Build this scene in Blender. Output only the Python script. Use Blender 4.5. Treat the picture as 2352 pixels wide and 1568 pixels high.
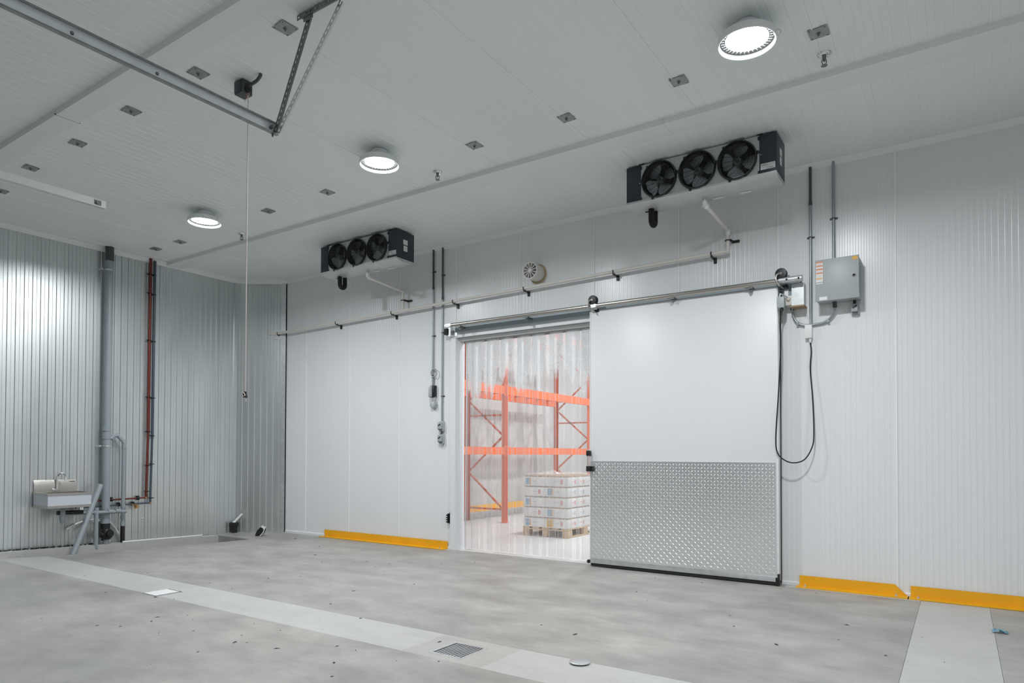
import bpy, bmesh, math, random
from mathutils import Vector, Matrix

random.seed(7)
scene = bpy.context.scene
COL = scene.collection
for o in list(bpy.data.objects):
    bpy.data.objects.remove(o, do_unlink=True)

# ------------------------------------------------------------------ camera
EYE = Vector((0.0, 0.0, 1.30))
YAW, PITCH, ROLL = 0.59036, 0.017325, 0.002889
FPX, PPY, PPX = 1535.6, 1016.4, 1176.0
fw = Vector((-math.sin(YAW) * math.cos(PITCH), math.cos(YAW) * math.cos(PITCH), math.sin(PITCH)))
r0 = Vector((math.cos(YAW), math.sin(YAW), 0))
u0 = r0.cross(fw)
rt = r0 * math.cos(ROLL) + u0 * math.sin(ROLL)
up = rt.cross(fw)
cd = bpy.data.cameras.new('camera')
cam = bpy.data.objects.new('camera', cd)
COL.objects.link(cam)
cd.sensor_width = 36.0
cd.sensor_fit = 'HORIZONTAL'
cd.lens = FPX * 36.0 / 2352.0
cd.shift_y = (PPY - 784.0) / 2352.0
cd.clip_start = 0.05
cam.matrix_world = Matrix(((rt.x, up.x, -fw.x, EYE.x), (rt.y, up.y, -fw.y, EYE.y),
                           (rt.z, up.z, -fw.z, EYE.z), (0, 0, 0, 1)))
scene.camera = cam

# ------------------------------------------------------------------ world, exposure
w = bpy.data.worlds.new('world')
scene.world = w
w.use_nodes = True
w.node_tree.nodes['Background'].inputs[0].default_value = (0.55, 0.6, 0.65, 1)
w.node_tree.nodes['Background'].inputs[1].default_value = 0.05
scene.view_settings.view_transform = 'Standard'
scene.view_settings.look = 'None'
scene.view_settings.gamma = 1.0
scene.view_settings.use_curve_mapping = False
scene.view_settings.exposure = 0.0
scene.cycles.transparent_max_bounces = 48
LAMP_EMIT = 445.0      # round lamps of the room, two of them added unseen
STORE_EMIT = 740.0     # added lamps that brighten the cold store behind the curtain

# surveying helpers: a sight line met with a known plane of the room (image 2352 x 1568)
def ray(px, py):
    return (px - PPX) / FPX * rt - (py - PPY) / FPX * up + fw
def on(ax, val, px, py):
    d = ray(px, py)
    return EYE + d * ((val - EYE[ax]) / d[ax])
def onX(X, px, py): return on(0, X, px, py)
def onY(Y, px, py): return on(1, Y, px, py)
def onZ(Z, px, py): return on(2, Z, px, py)

W = 7.15      # face of the white wall with the sliding door
H = 4.19      # ceiling
LX = -10.0    # face of the galvanised left wall
CH0 = (-10.0, 6.68)   # chamfered corner
CH1 = (-9.33, 7.15)

# ------------------------------------------------------------------ materials
MATS = {}
def principled(name, col, rough=0.5, metal=0.0, spec=0.5, noise=None, bump=None, coat=0.0):
    m = bpy.data.materials.new(name)
    m.use_nodes = True
    nt = m.node_tree
    b = nt.nodes['Principled BSDF']
    b.inputs['Base Color'].default_value = (*col, 1)
    b.inputs['Roughness'].default_value = rough
    b.inputs['Metallic'].default_value = metal
    b.inputs['Specular IOR Level'].default_value = spec
    b.inputs['Coat Weight'].default_value = coat
    if noise or bump:
        tc = nt.nodes.new('ShaderNodeTexCoord')
        mp = nt.nodes.new('ShaderNodeMapping')
        nt.links.new(tc.outputs['Object'], mp.inputs[0])
    if noise:
        sc, amt, stretch, tint = noise
        mp.inputs['Scale'].default_value = stretch
        n = nt.nodes.new('ShaderNodeTexNoise')
        n.inputs['Scale'].default_value = sc
        n.inputs['Detail'].default_value = 6
        nt.links.new(mp.outputs[0], n.inputs[0])
        rp = nt.nodes.new('ShaderNodeValToRGB')
        rp.color_ramp.elements[0].position = 0.3
        rp.color_ramp.elements[1].position = 0.7
        rp.color_ramp.elements[0].color = (*[c * (1 - amt) * t for c, t in zip(col, tint)], 1)
        rp.color_ramp.elements[1].color = (*[min(1, c * (1 + amt)) for c in col], 1)
        nt.links.new(n.outputs['Fac'], rp.inputs[0])
        nt.links.new(rp.outputs[0], b.inputs['Base Color'])
    if bump:
        sc, st = bump
        n2 = nt.nodes.new('ShaderNodeTexNoise')
        n2.inputs['Scale'].default_value = sc
        n2.inputs['Detail'].default_value = 4
        nt.links.new(mp.outputs[0], n2.inputs[0])
        bp = nt.nodes.new('ShaderNodeBump')
        bp.inputs['Strength'].default_value = st
        bp.inputs['Distance'].default_value = 0.002
        nt.links.new(n2.outputs['Fac'], bp.inputs['Height'])
        nt.links.new(bp.outputs[0], b.inputs['Normal'])
    MATS[name] = m
    return m

def emitter(name, col, strength):
    m = bpy.data.materials.new(name)
    m.use_nodes = True
    b = m.node_tree.nodes['Principled BSDF']
    b.inputs['Base Color'].default_value = (*col, 1)
    b.inputs['Emission Color'].default_value = (*col, 1)
    b.inputs['Emission Strength'].default_value = strength
    MATS[name] = m
    return m

principled('wall_white', (0.80, 0.815, 0.83), 0.27, 0, 0.5, noise=(1.3, 0.02, (1, 1, 0.15), (1, 1, 1)))
principled('ceiling_white', (0.835, 0.89, 0.885), 0.42, 0, 0.4, noise=(1.0, 0.03, (1, 0.3, 1), (1, 1, 1)))
principled('trim_white', (0.82, 0.845, 0.85), 0.35)
principled('bead_white', (0.90, 0.91, 0.91), 0.4)
principled('track_lit_zinc', (0.80, 0.84, 0.88), 0.4, 0.25, 0.5, noise=(9, 0.06, (1, 1, 1), (1, 1, 1)))
principled('door_white', (0.78, 0.785, 0.80), 0.38)
principled('galvanised', (0.68, 0.715, 0.72), 0.37, 0.86, 0.5, noise=(2.2, 0.10, (1, 1, 0.25), (1, 1, 1)))
principled('galvanised_bright', (0.66, 0.68, 0.69), 0.36, 0.75, 0.5, noise=(14, 0.12, (1, 1, 1), (1, 1, 1)))
principled('galvanised_dark', (0.20, 0.21, 0.21), 0.45, 0.8, 0.5, noise=(9, 0.15, (1, 1, 1), (1, 1, 1)))
principled('plate_zinc', (0.34, 0.36, 0.355), 0.45, 0.75, 0.5, noise=(20, 0.15, (1, 1, 1), (1, 1, 1)))
principled('stainless', (0.50, 0.48, 0.45), 0.33, 1.0)
principled('tread_plate', (0.91, 0.92, 0.93), 0.28, 0.82)
principled('rim_wall_dark', (0.02, 0.02, 0.02), 0.8, 0, 0.1)
principled('lens_ring_grey', (0.30, 0.31, 0.32), 0.6, 0, 0.2)
principled('chrome', (0.8, 0.8, 0.8), 0.08, 1.0)
principled('brass', (0.62, 0.38, 0.18), 0.3, 0.9)
principled('copper_red', (0.17, 0.032, 0.02), 0.45, 0.35)
principled('pipe_blue_black', (0.07, 0.095, 0.12), 0.4, 0.1)
principled('conduit_dark', (0.085, 0.088, 0.09), 0.45, 0.3)
principled('conduit_grey', (0.36, 0.40, 0.41), 0.38, 0.6)
principled('pvc_grey', (0.30, 0.345, 0.37), 0.4)
principled('pvc_cream', (0.74, 0.71, 0.66), 0.4)
principled('pvc_white', (0.78, 0.78, 0.76), 0.4)
principled('foam_tan', (0.52, 0.40, 0.22), 0.9, bump=(60, 0.6))
principled('black_plastic', (0.012, 0.012, 0.014), 0.45)
principled('black_rubber', (0.015, 0.015, 0.016), 0.7)
principled('black_foam', (0.008, 0.008, 0.009), 0.9)
principled('navy_paint', (0.028, 0.036, 0.048), 0.42)
principled('fan_black', (0.02, 0.022, 0.026), 0.4)
principled('fan_blade', (0.55, 0.58, 0.60), 0.35, 0.8)
principled('cooler_white', (0.56, 0.575, 0.57), 0.42, 0.3, noise=(8, 0.06, (1, 1, 1), (1, 1, 1)))
principled('coil_dark', (0.03, 0.032, 0.035), 0.7)
principled('cabinet_grey', (0.40, 0.435, 0.445), 0.42)
principled('box_grey', (0.42, 0.46, 0.46), 0.45)
principled('rail_blue_grey', (0.30, 0.36, 0.39), 0.5)
principled('sticker_white', (0.80, 0.80, 0.80), 0.5)
principled('sticker_orange', (0.80, 0.22, 0.08), 0.5)
principled('sticker_pale_orange', (0.78, 0.52, 0.28), 0.5)
principled('sticker_yellow', (0.80, 0.46, 0.06), 0.5)
principled('sticker_grey', (0.35, 0.39, 0.42), 0.5)
principled('print_dark', (0.05, 0.05, 0.06), 0.6)
principled('print_grey', (0.45, 0.45, 0.46), 0.6)
principled('print_blue', (0.20, 0.38, 0.52), 0.6)
principled('print_orange', (0.72, 0.42, 0.22), 0.6)
principled('print_red', (0.72, 0.28, 0.26), 0.6)
principled('guard_yellow', (0.86, 0.43, 0.008), 0.5, noise=(5, 0.06, (1, 1, 1), (1, 1, 1)))
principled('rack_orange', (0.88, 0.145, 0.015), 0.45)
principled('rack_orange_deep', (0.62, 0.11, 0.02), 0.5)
principled('carton_white', (0.80, 0.79, 0.78), 0.7)
principled('carton_brown', (0.40, 0.28, 0.18), 0.8)
principled('pallet_wood', (0.60, 0.43, 0.26), 0.75, noise=(3, 0.18, (1, 8, 8), (1, 0.95, 0.9)))
principled('cord_white', (0.72, 0.64, 0.60), 0.6)
principled('cord_orange', (0.62, 0.34, 0.22), 0.6)
principled('gravel_dark', (0.02, 0.021, 0.022), 0.9, bump=(40, 1.0))
principled('gravel_pale', (0.45, 0.45, 0.44), 0.9)
principled('store_wall', (0.62, 0.62, 0.62), 0.6, noise=(0.9, 0.05, (1, 1, 1), (1, 0.98, 0.96)))
principled('store_floor', (0.66, 0.67, 0.67), 0.4, noise=(1.5, 0.05, (1, 1, 1), (1, 1, 1)))
principled('blue_paper', (0.16, 0.33, 0.42), 0.6)
principled('sink_guard_film', (0.62, 0.65, 0.71), 0.35, 0.2)
principled('void_dark', (0.01, 0.01, 0.01), 0.9)
emitter('lamp_lens', (0.95, 0.98, 1.0), LAMP_EMIT)
emitter('store_fill_lens', (0.96, 0.985, 1.0), STORE_EMIT)

def concrete(name, base, dark, light, stain):
    m = bpy.data.materials.new(name)
    m.use_nodes = True
    nt = m.node_tree
    L = nt.links.new
    b = nt.nodes['Principled BSDF']
    tc = nt.nodes.new('ShaderNodeTexCoord')
    def noise(scale, detail, stretch=(1, 1, 1), rough=0.6):
        mp = nt.nodes.new('ShaderNodeMapping')
        mp.inputs['Scale'].default_value = stretch
        L(tc.outputs['Object'], mp.inputs[0])
        n = nt.nodes.new('ShaderNodeTexNoise')
        n.inputs['Scale'].default_value = scale
        n.inputs['Detail'].default_value = detail
        n.inputs['Roughness'].default_value = rough
        L(mp.outputs[0], n.inputs[0])
        return n
    n1 = noise(0.55, 8)
    n2 = noise(2.4, 9, (0.8, 1.3, 1), 0.65)
    n3 = noise(10, 7, (0.75, 1.7, 1), 0.72)
    n4 = noise(45, 3)
    def ramp(n, p0, p1, c0, c1):
        r = nt.nodes.new('ShaderNodeValToRGB')
        r.color_ramp.elements[0].position = p0
        r.color_ramp.elements[1].position = p1
        r.color_ramp.elements[0].color = (*c0, 1)
        r.color_ramp.elements[1].color = (*c1, 1)
        L(n.outputs['Fac'], r.inputs[0])
        return r
    a = ramp(n1, 0.34, 0.66, dark, base)
    c = ramp(n2, 0.35, 0.7, [x * (1 - stain) for x in (1, 0.99, 0.98)], (1.04, 1.035, 1.02))
    d = ramp(n3, 0.30, 0.55, (0.90, 0.90, 0.90), (1.0, 1.0, 1.0))
    e = ramp(n4, 0.66, 0.76, (1, 1, 1), [min(1.25, x / max(base)) for x in light])
    def mul(x, y, f=1.0):
        mx = nt.nodes.new('ShaderNodeMix')
        mx.data_type = 'RGBA'
        mx.blend_type = 'MULTIPLY'
        mx.inputs[0].default_value = f
        L(x, mx.inputs[6]); L(y, mx.inputs[7])
        return mx.outputs[2]
    o = mul(mul(a.outputs[0], c.outputs[0]), d.outputs[0], 0.8)
    L(o, b.inputs['Base Color'])
    rr = nt.nodes.new('ShaderNodeMapRange')
    rr.inputs['To Min'].default_value = 0.36
    rr.inputs['To Max'].default_value = 0.60
    L(n2.outputs['Fac'], rr.inputs['Value'])
    L(rr.outputs[0], b.inputs['Roughness'])
    bp = nt.nodes.new('ShaderNodeBump')
    bp.inputs['Strength'].default_value = 0.15
    bp.inputs['Distance'].default_value = 0.003
    L(n3.outputs['Fac'], bp.inputs['Height'])
    L(bp.outputs[0], b.inputs['Normal'])
    MATS[name] = m
concrete('concrete', (0.49, 0.475, 0.45), (0.345, 0.345, 0.335), (0.6, 0.6, 0.6), 0.30)
concrete('concrete_new', (0.54, 0.54, 0.53), (0.48, 0.48, 0.475), (0.66, 0.66, 0.66), 0.05)
concrete('concrete_patch', (0.49, 0.475, 0.455), (0.44, 0.43, 0.415), (0.6, 0.6, 0.6), 0.08)

# clear PVC strip with frost in its upper half (uv.x runs across the strip)
def pvc_strip(name):
    m = bpy.data.materials.new(name)
    m.use_nodes = True
    nt = m.node_tree
    L = nt.links.new
    for n in list(nt.nodes): nt.nodes.remove(n)
    N = lambda t: nt.nodes.new(t)
    out = N('ShaderNodeOutputMaterial')
    tr = N('ShaderNodeBsdfTransparent'); tr.inputs[0].default_value = (0.975, 0.975, 0.975, 1)
    gl = N('ShaderNodeBsdfGlossy'); gl.inputs['Roughness'].default_value = 0.12
    df = N('ShaderNodeBsdfDiffuse'); df.inputs[0].default_value = (0.86, 0.87, 0.88, 1)
    tl = N('ShaderNodeBsdfTranslucent'); tl.inputs[0].default_value = (0.86, 0.87, 0.88, 1)
    wh = N('ShaderNodeMixShader'); wh.inputs[0].default_value = 0.45
    L(df.outputs[0], wh.inputs[1]); L(tl.outputs[0], wh.inputs[2])
    sh = N('ShaderNodeMixShader')      # clear film
    fr = N('ShaderNodeFresnel'); fr.inputs[0].default_value = 1.35
    L(fr.outputs[0], sh.inputs[0]); L(tr.outputs[0], sh.inputs[1]); L(gl.outputs[0], sh.inputs[2])
    # haze towards the edges of the strip
    uv = N('ShaderNodeUVMap')
    sp = N('ShaderNodeSeparateXYZ'); L(uv.outputs[0], sp.inputs[0])
    tc = N('ShaderNodeTexCoord')
    oz = N('ShaderNodeSeparateXYZ'); L(tc.outputs['Object'], oz.inputs[0])
    oi = N('ShaderNodeObjectInfo')
    def math_(op, a, b=None, clamp=False):
        n = N('ShaderNodeMath'); n.operation = op; n.use_clamp = clamp
        for i, v in enumerate((a, b)):
            if v is None: continue
            if isinstance(v, (int, float)): n.inputs[i].default_value = v
            else: L(v, n.inputs[i])
        return n.outputs[0]
    u = math_('SUBTRACT', math_('MULTIPLY', sp.outputs[0], 2.0), 1.0)
    u2 = math_('MULTIPLY', u, u)
    edge = math_('POWER', u2, 6.0)
    nz = N('ShaderNodeTexNoise'); nz.inputs['Scale'].default_value = 3.0; nz.inputs['Detail'].default_value = 5
    L(tc.outputs['Object'], nz.inputs[0])
    sk = N('ShaderNodeTexNoise'); sk.inputs['Scale'].default_value = 70.0; sk.inputs['Detail'].default_value = 2
    L(tc.outputs['Object'], sk.inputs[0])
    # frost line: lower in the middle of each strip, different for each strip
    base = math_('ADD', math_('MULTIPLY', oi.outputs['Random'], 0.35), 1.98)
    line = math_('ADD', base, math_('MULTIPLY', u2, 0.55))
    line = math_('ADD', line, math_('MULTIPLY', math_('SUBTRACT', nz.outputs['Fac'], 0.5), 0.5))
    f = math_('DIVIDE', math_('SUBTRACT', sp.outputs[1], line), 0.16, True)
    spk = math_('ADD', math_('MULTIPLY', math_('SUBTRACT', sk.outputs['Fac'], 0.42), 3.0), 0.35, True)
    frost = math_('MULTIPLY', f, math_('ADD', math_('MULTIPLY', spk, 0.35), 0.40))
    fac = math_('ADD', frost, math_('ADD', math_('MULTIPLY', edge, 0.24), 0.06), True)
    mx = N('ShaderNodeMixShader')
    L(fac, mx.inputs[0]); L(sh.outputs[0], mx.inputs[1]); L(wh.outputs[0], mx.inputs[2])
    L(mx.outputs[0], out.inputs[0])
    MATS[name] = m
pvc_strip('pvc_clear')

def film(name, amt):
    m = bpy.data.materials.new(name); m.use_nodes = True
    nt = m.node_tree; L = nt.links.new
    for n in list(nt.nodes): nt.nodes.remove(n)
    out = nt.nodes.new('ShaderNodeOutputMaterial')
    tr = nt.nodes.new('ShaderNodeBsdfTransparent')
    p = nt.nodes.new('ShaderNodeBsdfPrincipled')
    p.inputs['Base Color'].default_value = (0.85, 0.86, 0.87, 1); p.inputs['Roughness'].default_value = 0.15
    mx = nt.nodes.new('ShaderNodeMixShader'); mx.inputs[0].default_value = amt
    L(tr.outputs[0], mx.inputs[1]); L(p.outputs[0], mx.inputs[2]); L(mx.outputs[0], out.inputs[0])
    MATS[name] = m
film('stretch_film', 0.14)

# ------------------------------------------------------------------ mesh builder
class MB:
    def __init__(self):
        self.v = []; self.f = []; self.uv = None
    def add(self, vs, fs):
        n = len(self.v)
        self.v += [Vector(p) for p in vs]
        self.f += [tuple(i + n for i in f) for f in fs]
        return self
    def box(self, x0, x1, y0, y1, z0, z1, bev=0):
        if bev:
            bm = bmesh.new()
            bmesh.ops.create_cube(bm, size=1)
            for q in bm.verts:
                q.co = Vector(((x0 + x1) / 2 + q.co.x * (x1 - x0), (y0 + y1) / 2 + q.co.y * (y1 - y0),
                               (z0 + z1) / 2 + q.co.z * (z1 - z0)))
            bmesh.ops.bevel(bm, geom=list(bm.edges), offset=bev, segments=2, affect='EDGES', profile=0.5)
            bm.verts.index_update()
            self.add([q.co.copy() for q in bm.verts], [tuple(q.index for q in f.verts) for f in bm.faces])
            bm.free()
            return self
        return self.add([(x0, y0, z0), (x1, y0, z0), (x1, y1, z0), (x0, y1, z0), (x0, y0, z1), (x1, y0, z1), (x1, y1, z1), (x0, y1, z1)],
                        [(3, 2, 1, 0), (4, 5, 6, 7), (0, 1, 5, 4), (1, 2, 6, 5), (2, 3, 7, 6), (3, 0, 4, 7)])
    def bar(self, p, q, a, b, side=None):
        """box beam from p to q, a wide along side, b along the other"""
        p = Vector(p); q = Vector(q); d = (q - p).normalized()
        s = Vector(side) if side else (Vector((0, 0, 1)) if abs(d.z) < 0.9 else Vector((1, 0, 0)))
        s = (s - d * s.dot(d)).normalized(); t = d.cross(s)
        vs = []
        for c in (p, q):
            for i, j in ((-1, -1), (1, -1), (1, 1), (-1, 1)):
                vs.append(c + s * a / 2 * i + t * b / 2 * j)
        return self.add(vs, [(3, 2, 1, 0), (4, 5, 6, 7), (0, 1, 5, 4), (1, 2, 6, 5), (2, 3, 7, 6), (3, 0, 4, 7)])
    def tube(self, pts, r, n=12, closed=False, caps=True, r2=None):
        pts = [Vector(p) for p in pts]
        N = len(pts)
        d0 = (pts[1] - pts[0]).normalized()
        ref = Vector((0, 0, 1)) if abs(d0.z) < 0.9 else Vector((1, 0, 0))
        s = (ref - d0 * ref.dot(d0)).normalized()
        vs = []
        for i, p in enumerate(pts):
            if closed:
                a = (p - pts[i - 1]).normalized(); b = (pts[(i + 1) % N] - p).normalized()
            else:
                a = (p - pts[i - 1]).normalized() if i else (pts[1] - p).normalized()
                b = (pts[i + 1] - p).normalized() if i < N - 1 else a
            d = (a + b)
            d = d.normalized() if d.length > 1e-6 else a
            s = (s - d * s.dot(d)).normalized()
            t = d.cross(s)
            k = 1.0 / max(0.5, d.dot(b))
            rr = r if r2 is None else r + (r2 - r) * i / (N - 1)
            for j in range(n):
                an = 2 * math.pi * j / n
                off = s * math.cos(an) * rr + t * math.sin(an) * rr
                if k > 1.001:
                    m = (b - a)
                    if m.length > 1e-6:
                        m = m.normalized(); off += m * (off.dot(m)) * (k - 1)
                vs.append(p + off)
        fs = []
        M = N if closed else N - 1
        for i in range(M):
            for j in range(n):
                a0 = i * n + j; a1 = i * n + (j + 1) % n
                b0 = ((i + 1) % N) * n + j; b1 = ((i + 1) % N) * n + (j + 1) % n
                fs.append((a0, a1, b1, b0))
        if caps and not closed:
            fs.append(tuple(range(n - 1, -1, -1)))
            fs.append(tuple((N - 1) * n + j for j in range(n)))
        return self.add(vs, fs)
    def cyl(self, p, q, r, n=16, r2=None):
        return self.tube([p, q], r, n, r2=r2)
    def lathe(self, prof, c=(0, 0, 0), axis='z', n=24, flip=False):
        """prof: (radius, height along the axis)"""
        c = Vector(c); vs = []; fs = []
        def pt(r, h, a):
            x, y = r * math.cos(a), r * math.sin(a)
            if axis == 'z': return c + Vector((x, y, h))
            if axis == 'y': return c + Vector((x, -h, y)) if not flip else c + Vector((x, h, -y))
            return c + Vector((h, x, y))
        for r, h in prof:
            for j in range(n): vs.append(pt(max(r, 1e-5), h, 2 * math.pi * j / n))
        for i in range(len(prof) - 1):
            for j in range(n):
                fs.append((i * n + j, i * n + (j + 1) % n, (i + 1) * n + (j + 1) % n, (i + 1) * n + j))
        return self.add(vs, fs)
    def prism(self, poly, fn, t0, t1):
        """poly: 2D points; fn(a, b, t) -> point"""
        n = len(poly)
        vs = [fn(a, b, t0) for a, b in poly] + [fn(a, b, t1) for a, b in poly]
        fs = [tuple(range(n - 1, -1, -1)), tuple(range(n, 2 * n))]
        fs += [(i, (i + 1) % n, n + (i + 1) % n, n + i) for i in range(n)]
        return self.add(vs, fs)
    def ball(self, c, r, n=10, sz=1.0):
        prof = [(r * math.sin(math.pi * i / 6), -r * sz * math.cos(math.pi * i / 6)) for i in range(7)]
        return self.lathe(prof, c, 'z', n)

ORG = {}
def mesh_from(mb, name, mat, off, smooth=True, ang=35):
    me = bpy.data.meshes.new(name)
    me.from_pydata([p - off for p in mb.v], [], mb.f)
    bm = bmesh.new(); bm.from_mesh(me)
    bmesh.ops.recalc_face_normals(bm, faces=bm.faces)
    bm.to_mesh(me); bm.free()
    if smooth:
        me.polygons.foreach_set('use_smooth', [True] * len(me.polygons))
        me.set_sharp_from_angle(angle=math.radians(ang))
    me.materials.append(MATS[mat])
    me.update()
    return me
def tag(o, label=None, cat=None, group=None, kind=None):
    if label: o['label'] = label
    if cat: o['category'] = cat
    if group: o['group'] = group
    if kind: o['kind'] = kind
    return o
def thing(name, label, cat, loc=(0, 0, 0), group=None):
    o = bpy.data.objects.new(name, None)
    COL.objects.link(o)
    o.location = loc
    o.empty_display_size = 0.1
    ORG[o] = Vector(loc)
    return tag(o, label, cat, group)
def part(mb, name, mat, parent, label=None, kind=None, smooth=True):
    off = ORG[parent]
    o = bpy.data.objects.new(name, mesh_from(mb, name, mat, off, smooth))
    COL.objects.link(o)
    o.parent = parent
    ORG[o] = off
    if label: o['label'] = label
    if kind: o['kind'] = kind
    return o
def solo(mb, name, mat, label=None, cat=None, group=None, kind=None, smooth=True):
    xs = [p.x for p in mb.v]; ys = [p.y for p in mb.v]; zs = [p.z for p in mb.v]
    off = Vector(((min(xs) + max(xs)) / 2, (min(ys) + max(ys)) / 2, min(zs)))
    o = bpy.data.objects.new(name, mesh_from(mb, name, mat, off, smooth))
    COL.objects.link(o)
    o.location = off
    ORG[o] = off
    return tag(o, label, cat, group, kind)
def struct(mb, name, mat, label, smooth=True):
    """setting, meshed in world coordinates"""
    o = bpy.data.objects.new(name, mesh_from(mb, name, mat, Vector((0, 0, 0)), smooth))
    COL.objects.link(o)
    ORG[o] = Vector((0, 0, 0))
    return tag(o, label, None, None, 'structure')
KIDS = {}
def copy_tree(o, parent=None):
    c = o.copy()
    COL.objects.link(c)
    c.parent = parent
    ORG[c] = ORG[o].copy()
    for ch in [k for k in bpy.data.objects if k.parent == o]:
        copy_tree(ch, c)
    return c
def shared(obj, name, parent, loc):
    """another part sharing a mesh, shifted"""
    c = bpy.data.objects.new(name, obj.data)
    COL.objects.link(c)
    c.parent = parent
    c.location = loc
    ORG[c] = ORG[parent]
    return c
def text_mesh(s, size, mat, parent, name, fn):
    cu = bpy.data.curves.new(name, 'FONT')
    cu.body = s; cu.size = size; cu.extrude = 0.0004; cu.align_x = 'LEFT'
    t = bpy.data.objects.new(name, cu)
    COL.objects.link(t)
    dg = bpy.context.evaluated_depsgraph_get()
    me = bpy.data.meshes.new_from_object(t.evaluated_get(dg))
    bpy.data.objects.remove(t, do_unlink=True)
    for v in me.vertices:
        v.co = Vector(fn(v.co.x, v.co.y, v.co.z)) - ORG[parent]
    me.materials.clear(); me.materials.append(MATS[mat])
    o = bpy.data.objects.new(name, me)
    COL.objects.link(o); o.parent = parent; ORG[o] = ORG[parent]
    return o

def ribbed(ua, ub, aa, ab, pitch, prof, thick, fn, start=None):
    """panel with a folded profile: fn(u, a, d) -> point, d outwards"""
    n = max(1, round((ub - ua) / pitch)); p = (ub - ua) / n
    line = []
    for i in range(n):
        for fr, h in prof: line.append((ua + (i + fr) * p, h))
    line.append((ub, prof[0][1]))
    mb = MB(); k = len(line)
    vs = [fn(u, aa, h) for u, h in line] + [fn(u, ab, h) for u, h in line]
    vs += [fn(ua, aa, -thick), fn(ub, aa, -thick), fn(ua, ab, -thick), fn(ub, ab, -thick)]
    fs = [(i, i + 1, k + i + 1, k + i) for i in range(k - 1)]
    b = 2 * k
    fs += [(b, b + 1, b + 3, b + 2), (0, k, b + 2, b), (k - 1, 2 * k - 1, b + 3, b + 1)]
    fs += [tuple([b] + list(range(k)) + [b + 1]), tuple([b + 2] + list(range(k, 2 * k)) + [b + 3])]
    return mb.add(vs, fs)
P_WHITE = [(0, 0), (0.44, 0), (0.52, 0.0012), (0.92, 0.0012)]
P_CEIL = [(0, 0), (0.46, 0), (0.51, -0.0028), (0.95, -0.0028)]
P_GALV = [(0, 0), (0.42, 0), (0.50, 0.0075), (0.92, 0.0075)]

# ================================================================== SETTING
XR, YB = 4.2, -3.6                 # right and rear walls, outside the picture
DX0, DX1, DZ = -5.69, -3.50, 2.885  # door opening

# ---- floor: slab pieces around the infill strips, drains and the trench
S1a, S1b = 3.29, 3.765     # infill strip along the room
S2a, S2b = -0.30, 0.20     # infill strip towards the wall
G1 = (-2.915, -2.635, 3.365, 3.655)   # grated drain
G2 = (-6.33, -6.08, 3.27, 3.52)       # covered drain
EDGE = [(YB, -9.78), (3.30, -9.78), (3.40, -9.86 + 0.08), (3.70, -9.60), (4.10, -9.40), (4.63, -9.256), (5.47, -9.118), (5.83, -9.02), (6.24, -8.96)]
def edge_x(y):
    for (ya, xa), (yb, xb) in zip(EDGE, EDGE[1:]):
        if ya <= y <= yb: return xa + (xb - xa) * (y - ya) / (yb - ya)
    return EDGE[-1][1]
slab = MB(); strip1 = MB(); strip2 = MB(); patch = MB()
def tile(mb, x0, x1, y0, y1, z=0.0, d=0.10):
    if x1 - x0 > 1e-4 and y1 - y0 > 1e-4: mb.box(x0, x1, y0, y1, z - d, z)
# left margin along the trench (x from the trench edge to -8.9)
ys = sorted(set([e[0] for e in EDGE] + [S1a, S1b]))
for a, b in zip(ys, ys[1:]):
    mb = strip1 if a >= S1a - 1e-6 and b <= S1b + 1e-6 else slab
    xa, xb = edge_x(a), edge_x(b)
    mb.add([(xa, a, 0), (-8.9, a, 0), (-8.9, b, 0), (xb, b, 0), (xa, a, -.3), (-8.9, a, -.3), (-8.9, b, -.3), (xb, b, -.3)],
           [(0, 1, 2, 3), (4, 7, 6, 5), (0, 3, 7, 4), (0, 4, 5, 1), (3, 2, 6, 7), (1, 5, 6, 2)])
slab.add([(-9.99, 6.24, 0), (-8.9, 6.24, 0), (-8.9, 7.16, 0), (-9.35, 7.16, 0), (-9.99, 6.70, 0),
          (-9.99, 6.24, -.3), (-8.9, 6.24, -.3), (-8.9, 7.16, -.3), (-9.35, 7.16, -.3), (-9.99, 6.70, -.3)],
         [(0, 1, 2, 3, 4), (9, 8, 7, 6, 5), (0, 5, 6, 1), (1, 6, 7, 2), (2, 7, 8, 3), (3, 8, 9, 4), (4, 9, 5, 0)])
# main slab
gap = 0.002
tile(slab, -8.9, XR, YB, 3.27)
tile(slab, -8.9, G2[0], 3.27, S1a); tile(slab, G2[1], XR, 3.27, S1a)
tile(slab, -8.9, S2a - gap, S1b + gap, W); tile(slab, S2b + gap, XR, S1b + gap, W)
# strip 1 with the drains cut out
PX0, PX1 = G1[0] - 0.17, G1[1] + 0.20     # pale mortar patch around the grated drain
tile(strip1, -8.9, G2[0], S1a, S1b); tile(strip1, G2[1], PX0, S1a, S1b)
tile(strip1, G2[0], G2[1], G2[3], S1b); tile(strip1, PX1, XR, S1a, S1b)
tile(patch, PX0, G1[0], S1a, S1b); tile(patch, G1[1], PX1, S1a, S1b)
tile(patch, G1[0], G1[1], S1a, G1[2]); tile(patch, G1[0], G1[1], G1[3], S1b)
tile(strip2, S2a, S2b, S1b + gap, W)
floor = struct(slab, 'floor', 'concrete', 'worn grey concrete floor slab', smooth=False)
part(strip1, 'concrete_strip', 'concrete_new', floor, 'pale new concrete strip running across the room', smooth=False)
part(strip2, 'concrete_strip', 'concrete_new', floor, 'pale new concrete strip running to the wall guard', smooth=False)
part(patch, 'mortar_patch', 'concrete_patch', floor, 'mortar patch around the grated drain', smooth=False)
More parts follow.
